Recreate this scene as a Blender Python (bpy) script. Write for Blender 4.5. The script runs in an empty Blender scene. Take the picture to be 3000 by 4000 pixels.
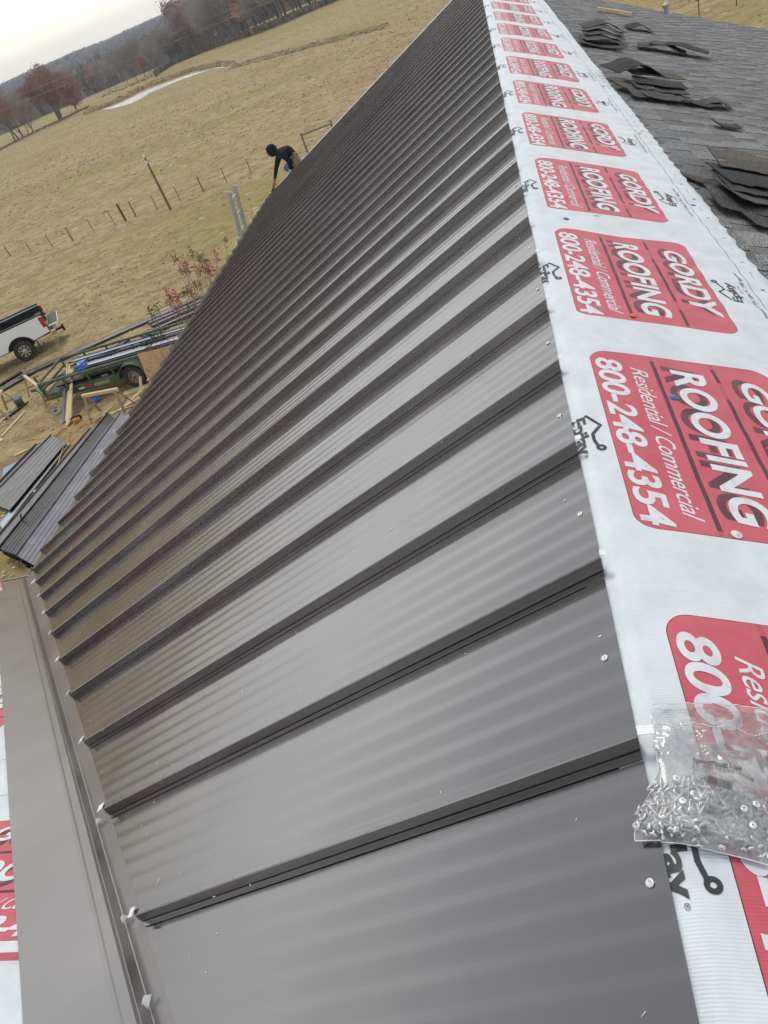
import bpy, bmesh, math, random
from mathutils import Vector, Matrix, noise
R=math.radians
scn=bpy.context.scene
col=scn.collection
# ------------------------------------------------------------------ camera
F,VX,VY,ROLL,SLOPE=2787.0,1799.33,-409.21,23.173,24.5027
CAM=Vector((-.0466,0,1.1042))
def _ray(x,y): return Vector((x-1500,y-2000,F))
_r=_ray(VX,VY).normalized(); _s,_c=math.sin(R(ROLL)),math.cos(R(ROLL)); _R=_ray(VX,VY)
_k=-F*F/(_s*_R.x+_c*_R.y); _D=Vector((_s*_k,_c*_k,F)).normalized()
_L=_D.cross(_r).normalized()
if _L.x>0: _L=-_L
MW=Matrix((-_L,_r,-_D))          # image axes (right, down, forward) -> world
cd=bpy.data.cameras.new('camera'); cam=bpy.data.objects.new('camera',cd); col.objects.link(cam)
cd.sensor_fit='VERTICAL'; cd.sensor_height=24; cd.sensor_width=18; cd.lens=F/4000*24
cd.clip_start=.05; cd.clip_end=12000
m=MW.copy(); m.col[1]=-MW.col[1]; m.col[2]=-MW.col[2]
cam.matrix_world=Matrix.Translation(CAM)@m.to_4x4()
scn.camera=cam
# ------------------------------------------------------------------ world
scn.view_settings.view_transform='Standard'; scn.view_settings.look='None'
scn.view_settings.exposure=0; scn.view_settings.gamma=1
SUN_EL,SUN_AZ=R(60),R(-20)       # azimuth from +Y towards -X
w=bpy.data.worlds.new('World'); scn.world=w; w.use_nodes=True
nt=w.node_tree; nt.nodes.clear(); N=nt.nodes.new; Lk=nt.links.new
out=N('ShaderNodeOutputWorld'); bg=N('ShaderNodeBackground'); bg2=N('ShaderNodeBackground'); add=N('ShaderNodeAddShader')
sky=N('ShaderNodeTexSky'); sky.sky_type='NISHITA'; sky.sun_disc=False; sky.sun_elevation=SUN_EL; sky.sun_rotation=SUN_AZ
Lk(sky.outputs[0],bg2.inputs[0]); bg2.inputs[1].default_value=.01
tc=N('ShaderNodeTexCoord'); sp=N('ShaderNodeSeparateXYZ'); Lk(tc.outputs['Generated'],sp.inputs[0])
mp=N('ShaderNodeMapping'); mp.inputs['Scale'].default_value=(1.6,1.6,14); Lk(tc.outputs['Generated'],mp.inputs[0])
nz=N('ShaderNodeTexNoise'); nz.inputs['Scale'].default_value=1.7; nz.inputs['Detail'].default_value=5; nz.inputs['Roughness'].default_value=.45; Lk(mp.outputs[0],nz.inputs[0])
ma=N('ShaderNodeMath'); ma.operation='MULTIPLY_ADD'; Lk(nz.outputs[0],ma.inputs[0]); ma.inputs[1].default_value=.09; Lk(sp.outputs['Z'],ma.inputs[2])
cr=N('ShaderNodeValToRGB'); Lk(ma.outputs[0],cr.inputs[0]); e=cr.color_ramp.elements
e[0].position=.0; e[0].color=(.93,.86,.80,1); e[1].position=1; e[1].color=(.66,.72,.79,1)
for p_,c_ in ((.045,(1.04,.88,.70,1)),(.080,(1.04,.93,.78,1)),(.110,(1.0,.95,.88,1)),(.135,(.88,.90,.91,1)),(.18,(1.0,1.0,1.0,1)),(.30,(1.0,1.0,1.0,1)),(.50,(.82,.85,.89,1)),(.7,(.64,.68,.74,1))):
    q=e.new(p_); q.color=c_
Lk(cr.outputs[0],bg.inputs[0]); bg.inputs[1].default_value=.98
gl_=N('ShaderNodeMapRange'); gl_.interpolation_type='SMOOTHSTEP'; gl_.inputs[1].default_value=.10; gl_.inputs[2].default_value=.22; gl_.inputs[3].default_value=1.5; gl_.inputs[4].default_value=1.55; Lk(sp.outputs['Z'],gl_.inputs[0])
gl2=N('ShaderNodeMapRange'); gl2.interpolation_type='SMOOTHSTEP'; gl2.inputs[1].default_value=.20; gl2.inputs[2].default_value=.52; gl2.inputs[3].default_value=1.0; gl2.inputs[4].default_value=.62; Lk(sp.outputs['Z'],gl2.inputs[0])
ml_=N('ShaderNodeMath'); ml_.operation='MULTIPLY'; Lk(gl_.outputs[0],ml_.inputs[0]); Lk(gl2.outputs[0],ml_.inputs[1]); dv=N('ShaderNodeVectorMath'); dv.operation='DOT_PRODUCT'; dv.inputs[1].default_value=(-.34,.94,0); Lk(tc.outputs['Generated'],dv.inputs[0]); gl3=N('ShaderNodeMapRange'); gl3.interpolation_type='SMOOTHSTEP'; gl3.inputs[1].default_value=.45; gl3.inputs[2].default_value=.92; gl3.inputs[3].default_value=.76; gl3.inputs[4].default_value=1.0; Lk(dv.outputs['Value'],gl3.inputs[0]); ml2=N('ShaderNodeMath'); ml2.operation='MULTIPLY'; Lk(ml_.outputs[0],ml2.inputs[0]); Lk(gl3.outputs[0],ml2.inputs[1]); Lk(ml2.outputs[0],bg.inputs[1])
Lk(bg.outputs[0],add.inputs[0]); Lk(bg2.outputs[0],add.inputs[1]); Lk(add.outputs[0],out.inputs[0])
sl=bpy.data.lights.new('sun','SUN'); sl.energy=1.3; sl.angle=R(14); sl.color=(1,.93,.82)
so=bpy.data.objects.new('sun',sl); col.objects.link(so)
sd=Vector((math.sin(SUN_AZ)*math.cos(SUN_EL),math.cos(SUN_AZ)*math.cos(SUN_EL),math.sin(SUN_EL)))
so.rotation_euler=sd.to_track_quat('Z','Y').to_euler(); so.location=(0,0,30)
# ------------------------------------------------------------------ helpers
def tag(o,label=None,cat=None,group=None,kind=None):
    if label: o['label']=label
    if cat: o['category']=cat
    if group: o['group']=group
    if kind: o['kind']=kind
    return o
def empty(name,loc=(0,0,0),rz=0,label=None,cat=None,group=None):
    o=bpy.data.objects.new(name,None); col.objects.link(o); o.location=loc; o.rotation_euler=(0,0,rz); o.empty_display_size=.2
    return tag(o,label,cat,group)
class MB:
    def __init__(s): s.v=[]; s.f=[]; s.m=[]
    def face(s,pts,mi=0):
        n=len(s.v); s.v+=[tuple(p) for p in pts]; s.f.append(tuple(range(n,n+len(pts)))); s.m.append(mi)
    def grid(s,rows,mi=0,flip=False,wrap=False):
        n=len(s.v); c=len(rows[0])
        for r in rows: s.v+=[tuple(p) for p in r]
        for i in range(len(rows)-1):
            for j in range(c if wrap else c-1):
                k=(j+1)%c; q=(n+i*c+j,n+i*c+k,n+(i+1)*c+k,n+(i+1)*c+j)
                s.f.append(q[::-1] if flip else q); s.m.append(mi(i,j) if callable(mi) else mi)
    def box(s,c,sz,mi=0,M=None):
        M=M or Matrix.Identity(3); c=Vector(c); n=len(s.v)
        for dz in (-.5,.5):
            for dx,dy in ((-.5,-.5),(.5,-.5),(.5,.5),(-.5,.5)):
                s.v.append(tuple(c+M@Vector((dx*sz[0],dy*sz[1],dz*sz[2]))))
        for q in ((3,2,1,0),(4,5,6,7),(0,1,5,4),(1,2,6,5),(2,3,7,6),(3,0,4,7)):
            s.f.append(tuple(n+i for i in q)); s.m.append(mi)
    def beam(s,a,b,wd,th,mi=0,up=(0,0,1)):
        a=Vector(a); b=Vector(b); d=(b-a); L=d.length; d.normalize(); u=Vector(up)
        if abs(d.dot(u))>.98: u=Vector((1,0,0))
        x=u.cross(d).normalized(); z=d.cross(x)
        M=Matrix((d,x,z)).transposed(); s.box((a+b)/2,(L,wd,th),mi,M)
    def tube(s,pts,rads,seg=8,mi=0,cap=True):
        pts=[Vector(p) for p in pts]
        if not hasattr(rads,'__len__'): rads=[rads]*len(pts)
        rows=[]; prev=None
        for i,p in enumerate(pts):
            d=(pts[min(i+1,len(pts)-1)]-pts[max(i-1,0)]).normalized()
            if prev is None: x=d.orthogonal().normalized()
            else:
                x=(prev-d*prev.dot(d)); x=x.normalized() if x.length>1e-6 else d.orthogonal().normalized()
            prev=x; y=d.cross(x)
            rows.append([p+(x*math.cos(2*math.pi*k/seg)+y*math.sin(2*math.pi*k/seg))*rads[i] for k in range(seg)])
        s.grid(rows,mi,wrap=True)
        if cap:
            s.face(rows[0][::-1],mi); s.face(rows[-1],mi)
    def lathe(s,prof,seg=24,mi=0,M=None,o=(0,0,0)):
        # prof: (radius, height) about local z
        M=M or Matrix.Identity(3); o=Vector(o)
        rows=[[o+M@Vector((r*math.cos(2*math.pi*k/seg),r*math.sin(2*math.pi*k/seg),h)) for k in range(seg)] for r,h in prof]
        s.grid(rows,mi,wrap=True)
    def prism(s,poly,y0,y1,mi=0,ax=1):
        # poly in (x,z) extruded along y
        f=lambda p,t:(p[0],t,p[1])
        s.face([f(p,y0) for p in poly],mi); s.face([f(p,y1) for p in poly][::-1],mi)
        n=len(poly)
        for i in range(n):
            a,b=poly[i],poly[(i+1)%n]; s.face([f(a,y0),f(a,y1),f(b,y1),f(b,y0)],mi)
    def build(s,name,mats,parent=None,smooth=False,bevel=0):
        me=bpy.data.meshes.new(name); me.from_pydata(s.v,[],s.f)
        if not isinstance(mats,(list,tuple)): mats=[mats]
        for m_ in mats: me.materials.append(m_)
        me.polygons.foreach_set('material_index',s.m)
        if smooth: me.polygons.foreach_set('use_smooth',[True]*len(s.f))
        me.update()
        o=bpy.data.objects.new(name,me); col.objects.link(o)
        if parent: o.parent=parent
        if bevel:
            b=o.modifiers.new('bevel','BEVEL'); b.width=bevel; b.segments=2; b.limit_method='ANGLE'
        return o
def copy_tree(o,parent=None):
    c=o.copy(); col.objects.link(c)
    if parent: c.parent=parent
    for ch in o.children: copy_tree(ch,c)
    return c
_mats={}
def mat(name,c,rough=.6,c2=None,ns=8,metal=0,ior=1.45,bump=0,bs=60,stretch=None,c3=None,detail=4,lo=.35,hi=.65,coat=0,bd=.01,obj=False):
    if name in _mats: return _mats[name]
    M_=bpy.data.materials.new(name); M_.use_nodes=True; t=M_.node_tree; b=t.nodes['Principled BSDF']
    b.inputs['Base Color'].default_value=(*c,1); b.inputs['Roughness'].default_value=rough; b.inputs['Metallic'].default_value=metal; b.inputs['IOR'].default_value=ior
    b.inputs['Coat Weight'].default_value=coat
    tc=t.nodes.new('ShaderNodeTexCoord'); mp=t.nodes.new('ShaderNodeMapping'); t.links.new(tc.outputs['Object'],mp.inputs[0])
    if stretch: mp.inputs['Scale'].default_value=stretch
    if c2:
        n=t.nodes.new('ShaderNodeTexNoise'); n.inputs['Scale'].default_value=ns; n.inputs['Detail'].default_value=detail; t.links.new(mp.outputs[0],n.inputs[0])
        r=t.nodes.new('ShaderNodeValToRGB'); t.links.new(n.outputs[0],r.inputs[0]); el=r.color_ramp.elements
        el[0].position=lo; el[0].color=(*c,1); el[1].position=hi; el[1].color=(*c2,1)
        if c3: q=el.new((lo+hi)/2); q.color=(*c3,1)
        t.links.new(r.outputs[0],b.inputs['Base Color'])
    if bump:
        n2=t.nodes.new('ShaderNodeTexNoise'); n2.inputs['Scale'].default_value=bs; n2.inputs['Detail'].default_value=3; t.links.new(mp.outputs[0],n2.inputs[0])
        bm=t.nodes.new('ShaderNodeBump'); bm.inputs['Strength'].default_value=bump; bm.inputs['Distance'].default_value=bd; t.links.new(n2.outputs[0],bm.inputs['Height']); t.links.new(bm.outputs[0],b.inputs['Normal'])
    _mats[name]=M_; return M_
def sm(a,b,x):
    x=min(1,max(0,(x-a)/(b-a))); return x*x*(3-2*x)
def nz3(x,y,z=0): return noise.noise(Vector((x,y,z)))
# ------------------------------------------------------------------ terrain
RR=[0,12,17,21,25,32,62,80,180,300,345,520,800,6000]; ZZ=[-5,-5.05,-6.25,-7.05,-7.4,-8.0,-9.6,-10.3,-11.2,-11.25,-12.6,-15.5,-16,-16]
def gz(x,y):
    r=math.hypot(x,y)
    for i in range(len(RR)-1):
        if r<RR[i+1]: break
    f=(r-RR[i])/(RR[i+1]-RR[i]); f=min(1,max(0,f)); z=ZZ[i]+(ZZ[i+1]-ZZ[i])*f
    if r>600:
        az=math.degrees(math.atan2(x,y))
        h=11+9*nz3(az*.11,2.2)+5*nz3(az*.45,7.7)+8*sm(-33,-14,az)
        z+=h*sm(650,1700,r)+ (16+5*nz3(az*.2,1.1))*sm(1700,3200,r)*.8
    if r>40:
        q=1-sm(130,175,r)*(1-sm(285,320,r)); z+=q*(.25*nz3(x*.02,y*.02)+.35*nz3(x*.006,y*.006,4))
    return z
def at(px,py,h=0.):
    # where the sight line through a pixel of the 3000x4000 photo meets the terrain raised by h
    v=MW@_ray(px,py); vh=math.hypot(v.x,v.y); lo=2.; r=2.
    while r<4000:
        P=CAM+v*(r/vh)
        if P.z<gz(P.x,P.y)+h: break
        lo=r; r*=1.02
    hi=r
    for _ in range(24):
        md=(lo+hi)/2; P=CAM+v*(md/vh)
        if P.z<gz(P.x,P.y)+h: hi=md
        else: lo=md
    P=CAM+v*(hi/vh); return Vector((P.x,P.y,P.z-h))
c1=lambda x,y:(x/2.074,1150+y/2.074)
d1=lambda x,y:(x/3.318,1650+y/3.318)
# pond outline (world), field basin
pond_px=[(392,428),(430,428),(480,418),(520,408),(560,388),(600,362),(640,345),(700,318),(745,302),(790,285),(830,270),(895,266),(907,259),(880,259),(845,263),(800,277),(760,283),(700,303),(660,318),(600,338),(540,362),(500,383),(455,405)]
POND=[at(*q) for q in pond_px]
def inpoly(x,y,P):
    c=False; n=len(P)
    for i in range(n):
        a,b=P[i],P[i-1]
        if (a.y>y)!=(b.y>y) and x<(b.x-a.x)*(y-a.y)/(b.y-a.y)+a.x: c=not c
    return c
wl=max(p.z for p in POND)+.04
terr=MB(); rings=[3]; 
while rings[-1]<7000: rings.append(rings[-1]*(1.045 if 150<rings[-1]<300 else 1.07))
NA=360; rows=[]
for r in rings:
    row=[]
    for k in range(NA):
        az=k/NA; a=2*math.pi*az
        x,y=r*math.sin(a),r*math.cos(a); row.append((x,y,gz(x,y)))
    rows.append(row)
terr.grid(rows,0,wrap=True,flip=True); terr.face([p for p in rows[0]][::-1],0)
# ground material: mown dry grass, patches by noise, darker woods floor far away
g=bpy.data.materials.new('field_grass'); g.use_nodes=True; t=g.node_tree; b=t.nodes['Principled BSDF']; b.inputs['Roughness'].default_value=.95; b.inputs['Specular IOR Level'].default_value=.1
def nn(tp,**k):
    n=t.nodes.new(tp)
    for a,v in k.items(): setattr(n,a,v)
    return n
tc=nn('ShaderNodeTexCoord')
def noi(scale,detail,sc=(1,1,1),rot=0,rough=.55):
    mp=nn('ShaderNodeMapping'); mp.inputs['Scale'].default_value=sc; mp.inputs['Rotation'].default_value=(0,0,rot); t.links.new(tc.outputs['Object'],mp.inputs[0])
    n=nn('ShaderNodeTexNoise'); n.inputs['Scale'].default_value=scale; n.inputs['Detail'].default_value=detail; n.inputs['Roughness'].default_value=rough; t.links.new(mp.outputs[0],n.inputs[0]); return n.outputs[0]
def ramp(inp,pts):
    r=nn('ShaderNodeValToRGB'); t.links.new(inp,r.inputs[0]); el=r.color_ramp.elements
    el[0].position=pts[0][0]; el[0].color=(*pts[0][1],1); el[1].position=pts[-1][0]; el[1].color=(*pts[-1][1],1)
    for p_,c_ in pts[1:-1]: q=el.new(p_); q.color=(*c_,1)
    return r.outputs[0]
def mixc(f,a,b_,mode='MIX'):
    m_=nn('ShaderNodeMix',data_type='RGBA',blend_type=mode)
    if isinstance(f,float): m_.inputs[0].default_value=f
    else: t.links.new(f,m_.inputs[0])
    for i,s in ((6,a),(7,b_)):
        if isinstance(s,tuple): m_.inputs[i].default_value=(*s,1)
        else: t.links.new(s,m_.inputs[i])
    return m_.outputs[2]
big=ramp(noi(.045,4),[(.35,(.33,.275,.135)),(.5,(.40,.325,.185)),(.65,(.37,.285,.175))])
fine=ramp(noi(5.5,6,(1,1,1),0,.7),[(.36,(.12,.10,.05)),(.5,(.37,.30,.165)),(.64,(.58,.49,.31))])
streak=ramp(noi(.8,6,(1,1.3,1),R(-22),.72),[(.42,(.15,.115,.065)),(.49,(.36,.285,.165)),(.57,(.56,.455,.29))])  # mown mottling; the dark end also paints in small speckled grass shadows
c_=mixc(.62,big,streak); c_=mixc(.42,c_,fine)
grn=ramp(noi(.035,4,(1,2.2,1),R(20)),[(.47,(0,0,0)),(.62,(1,1,1))]); c_=mixc(grn,c_,mixc(.5,c_,(.27,.25,.085))); brn=ramp(noi(.06,5,(1,1.6,1),R(-30)),[(.52,(0,0,0)),(.66,(1,1,1))]); c_=mixc(brn,c_,mixc(.4,c_,(.30,.21,.13)))
# distance from the house: woods floor beyond ~600 m
ln=nn('ShaderNodeVectorMath',operation='LENGTH'); t.links.new(tc.outputs['Object'],ln.inputs[0])
far=nn('ShaderNodeMapRange'); far.inputs[1].default_value=560; far.inputs[2].default_value=700; t.links.new(ln.outputs['Value'],far.inputs[0])
fields=ramp(noi(.0055,1.5,(1,1,1)),[(.50,(0,0,0)),(.53,(1,1,1))])
fl=mixc(fields,(.085,.068,.05),(.31,.25,.15)); c_=mixc(far.outputs[0],c_,fl)
c_=mixc(1.0,c_,(1.12,1.03,.93),'MULTIPLY'); t.links.new(c_,b.inputs['Base Color'])
bm=nn('ShaderNodeBump'); bm.inputs['Strength'].default_value=.9; bm.inputs['Distance'].default_value=.12; t.links.new(noi(2.2,6,(1,2,1),R(-22),.75),bm.inputs['Height']); t.links.new(bm.outputs[0],b.inputs['Normal'])
ground=terr.build('ground',g,smooth=True); tag(ground,kind='structure')
# water
def poly_obj(name,P,z,material,kind=None):
    me=bpy.data.meshes.new(name); bmm=bmesh.new(); vs=[bmm.verts.new((p.x,p.y,z if z is not None else gz(p.x,p.y)+.03)) for p in P]; f=bmm.faces.new(vs); bmesh.ops.triangulate(bmm,faces=[f]); bmm.normal_update()
    for f in bmm.faces:
        if f.normal.z<0: f.normal_flip()
    bmm.to_mesh(me); bmm.free(); me.materials.append(material); o=bpy.data.objects.new(name,me); col.objects.link(o)
    if kind: tag(o,kind=kind)
    return o
near_=pond_px[1:13]; far_=[pond_px[0]]+pond_px[:11:-1]
def resamp(L,n):
    L=[Vector(p) for p in L]; d=[0]
    for i in range(1,len(L)): d.append(d[-1]+(L[i]-L[i-1]).length)
    o=[]
    for k in range(n):
        t=d[-1]*k/(n-1); i=max(j for j in range(len(d)) if d[j]<=t+1e-6); i=min(i,len(L)-2); o.append(L[i].lerp(L[i+1],(t-d[i])/(d[i+1]-d[i])))
    return o
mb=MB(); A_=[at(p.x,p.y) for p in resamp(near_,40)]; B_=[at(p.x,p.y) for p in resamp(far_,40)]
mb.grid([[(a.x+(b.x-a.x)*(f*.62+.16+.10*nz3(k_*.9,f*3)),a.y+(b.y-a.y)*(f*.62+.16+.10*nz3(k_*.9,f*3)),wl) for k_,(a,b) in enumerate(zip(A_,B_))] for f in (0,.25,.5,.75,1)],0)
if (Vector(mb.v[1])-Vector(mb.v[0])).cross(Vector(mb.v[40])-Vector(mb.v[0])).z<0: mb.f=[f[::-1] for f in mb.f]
water=mb.build('pond_water',mat('pond_water',(.46,.47,.46),.30,ior=1.6,c2=(.30,.27,.20),ns=.25,lo=.5,hi=.7)); tag(water,kind='structure')  # silty water; its pale colour also paints in the bright sky reflection
rnd=random.Random(4)
# ------------------------------------------------------------------ house
T=math.tan(R(SLOPE)); VO=.80          # roof pitch, valley offset: valley line x=-(y+VO)
house=empty('house',(0,0,-4.9),0,'house whose roof is being covered with dark brown standing seam metal panels','house')
HI=Matrix.Translation((0,0,4.9))
def hp(o):                             # parent to the house keeping world coordinates
    o.parent=house; o.matrix_parent_inverse=HI; return o
def metal_mat(name,c,rough,wav=.25,ior=2.75):
    M_=bpy.data.materials.new(name); M_.use_nodes=True; t=M_.node_tree; b=t.nodes['Principled BSDF']; L_=t.links.new
    b.inputs['Base Color'].default_value=(*c,1); b.inputs['Roughness'].default_value=rough; b.inputs['IOR'].default_value=ior
    tc=t.nodes.new('ShaderNodeTexCoord'); mp=t.nodes.new('ShaderNodeMapping'); L_(tc.outputs['Object'],mp.inputs[0]); mp.inputs['Scale'].default_value=(.35,6,.35)
    n=t.nodes.new('ShaderNodeTexNoise'); n.inputs['Scale'].default_value=1.6; n.inputs['Detail'].default_value=2; L_(mp.outputs[0],n.inputs[0])
    bm=t.nodes.new('ShaderNodeBump'); bm.inputs['Strength'].default_value=wav; bm.inputs['Distance'].default_value=.012; L_(n.outputs[0],bm.inputs['Height']); L_(bm.outputs[0],b.inputs['Normal'])
    n2=t.nodes.new('ShaderNodeTexNoise'); n2.inputs['Scale'].default_value=1.2; n2.inputs['Detail'].default_value=1; n2.inputs['Roughness'].default_value=.65; L_(tc.outputs['Object'],n2.inputs[0])
    mr=t.nodes.new('ShaderNodeMapRange'); mr.inputs[1].default_value=.3; mr.inputs[2].default_value=.75; mr.inputs[3].default_value=rough*.85; mr.inputs[4].default_value=rough*1.2; L_(n2.outputs[0],mr.inputs[0]); L_(mr.outputs[0],b.inputs['Roughness'])
    # dusty smudges
    n3=t.nodes.new('ShaderNodeTexNoise'); n3.inputs['Scale'].default_value=3; n3.inputs['Detail'].default_value=3; n3.inputs['Roughness'].default_value=.5; L_(tc.outputs['Object'],n3.inputs[0])
    r=t.nodes.new('ShaderNodeValToRGB'); L_(n3.outputs[0],r.inputs[0]); r.color_ramp.elements[0].position=.5; r.color_ramp.elements[0].color=(*c,1); r.color_ramp.elements[1].position=.8; r.color_ramp.elements[1].color=(c[0]*1.4+.03,c[1]*1.4+.028,c[2]*1.4+.025,1); L_(r.outputs[0],b.inputs['Base Color'])
    return M_
BRZ=metal_mat('bronze_paint',(.044,.033,.028),.17,0,3.0)
FLS=metal_mat('flashing_paint',(.068,.050,.040),.30,.02,3.0)
ZINC=mat('cut_metal_edge',(.90,.91,.92),.5)
WHT=mat('white_wall',(.75,.74,.70),.7,c2=(.66,.65,.62),ns=2)
XR=-.032; XE=-5.12; Y0=.658; W=.4064; Y_END=15.6
def zL(x): return T*x+.004
def xend(y): return max(XE,-.69-.98*y) if y>-.4 else -.25
rib=[(-.019,.0015),(-.0185,.0062),(-.0072,.0066),(-.0068,.0035),(-.0045,.004),(-.0035,.043),(-.001,.0455),(.0115,.0455),(.0135,.043),(.0145,.004),(.024,.0012)]
prof=list(rib); 
for a in (.050,.104,.158,.212,.266,.320):
    prof+=[(a,.0012),(a+.024,.0018),(a+.030,.0018),(a+.046,.0012)]
prof+=[(.372,.0012),(W-.021,.0012)]
def pan_z(x,y,k):
    return .0011*nz3(x*1.1,k*7.3,y*3)+.0007*nz3(x*4,k*3.1,y*9)
rs=random.Random(8)
screw_m=mat('screw_zinc',(.74,.74,.72),.4,metal=.3)
slot_m=mat('socket_dark',(.16,.16,.16),.5)
for k in range(-2,37):
    y0=Y0+W*k; mb=MB(); nseg=26
    last=(k==36)
    rows=[]
    xs=None
    for py,pz in prof:
        y=y0+py; xa=XR+.004*nz3(k*3.3,0); xb=xend(y)+(0 if k<9 else .0)
        flat=1 if .03<py<.375 else 0
        rows.append([(xa+(xb-xa)*j/nseg,y,zL(xa+(xb-xa)*j/nseg)+pz+flat*pan_z(xa+(xb-xa)*j/nseg,py,k)) for j in range(nseg+1)])
    mb.grid(rows,0)
    # end faces of the rib (raw cut metal) at eave / valley, small folded tabs
    xb=xend(y0)
    loop=[(xend(y0+a),y0+a,zL(xend(y0+a))+z) for a,z in rib[4:10]]
    mb.face(loop,0)
    ra=[(XR,y0+a,zL(XR)+z) for a,z in rib[4:10]]; mb.face(ra[::-1],0)
    if k>=0 and (k in (0,3,5,6) or rs.random()<.45):      # bent cut tab at the ridge end
        l_=rs.uniform(.010,.016) if k else .026; z=zL(XR)+.0475
        mb.box((XR-.0+l_/2,y0+.004,z+.0025),(l_,.016,.0015),1,Matrix.Rotation(rs.uniform(-.2,.25),3,'Y')@Matrix.Rotation(rs.uniform(-.2,.2),3,'Z'))
        mb.box((XR+.0008,y0+.004,zL(XR)+.040),(.0015,.015,.018),1)
    if rs.random()<.78 or k in (3,4,6,7):      # tab at the low end
        l_=.058 if k>=8 else .030; z=zL(xb)+.049
        mb.box((xb-l_*.45,y0+.006,z-.006),(l_,0.036 if k>=8 else .024,.002),1,Matrix.Rotation(R(-SLOPE-rs.uniform(0,14)),3,'Y')@Matrix.Rotation(rs.uniform(-.15,.15),3,'Z'))
        mb.box((xb-.0015,y0+.006,zL(xb)+.020),(.002,.020,.030),1)
    p=mb.build('metal_roof_panel',[BRZ,ZINC]); hp(p)
    # clip screw in the middle of the pan near the ridge
    sy=y0+W/2-.002+rs.uniform(-.006,.006); sx=-.056+rs.uniform(-.005,.004)
    sb=MB(); Mn=Matrix.Rotation(R(-SLOPE),3,'Y'); o_=Vector((sx,sy,zL(sx)+.0035))
    sb.lathe([(.0064,-.001),(.0068,.0004),(.0060,.0012),(.0020,.0014),(.0017,.0004),(0,.0004)],16,0,Mn,o_)
    s_=sb.build('screw',[screw_m],None,True); s_.parent=p
# ---- valley flashing -------------------------------------------------
def vp(u,y,h):    # point at plan offset u from the valley line (u>0 main roof side), valley parameter y
    x,yy=-(y+VO)+u*.7071,y+u*.7071
    z=(T*x if u>0 else -T*(yy+VO))
    return Vector((x,yy,z+h))
for (ya,yb,dz) in ((-.5,1.97,.0022),(1.90,4.36,0)):
    mb=MB(); sec=[(.24,.001),(.11,.001),(.036,.0012),(.033,.003),(.021,.036),(.019,.0365),(-.002,.014),(-.030,.0035),(-.034,.006),(-.045,.002),(-.11,.002),(-.17,.002),(-.232,.002),(-.234,-.002)]
    n=int((yb-ya)/.06)
    rows=[[vp(u,ya+(yb-ya)*j/n,h+dz+(.0035*nz3(u*5,(ya+(yb-ya)*j/n)*2.2,3)*(1+2.2*sm(2,3.2,ya+(yb-ya)*j/n)) if u<-.05 else (.0015*nz3(u*5,j*.12) if .035<u<.2 else 0))) for j in range(n+1)] for u,h in sec]
    mb.grid(rows,0,flip=False); hp(mb.build('valley_flashing',FLS,None,False))
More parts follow.
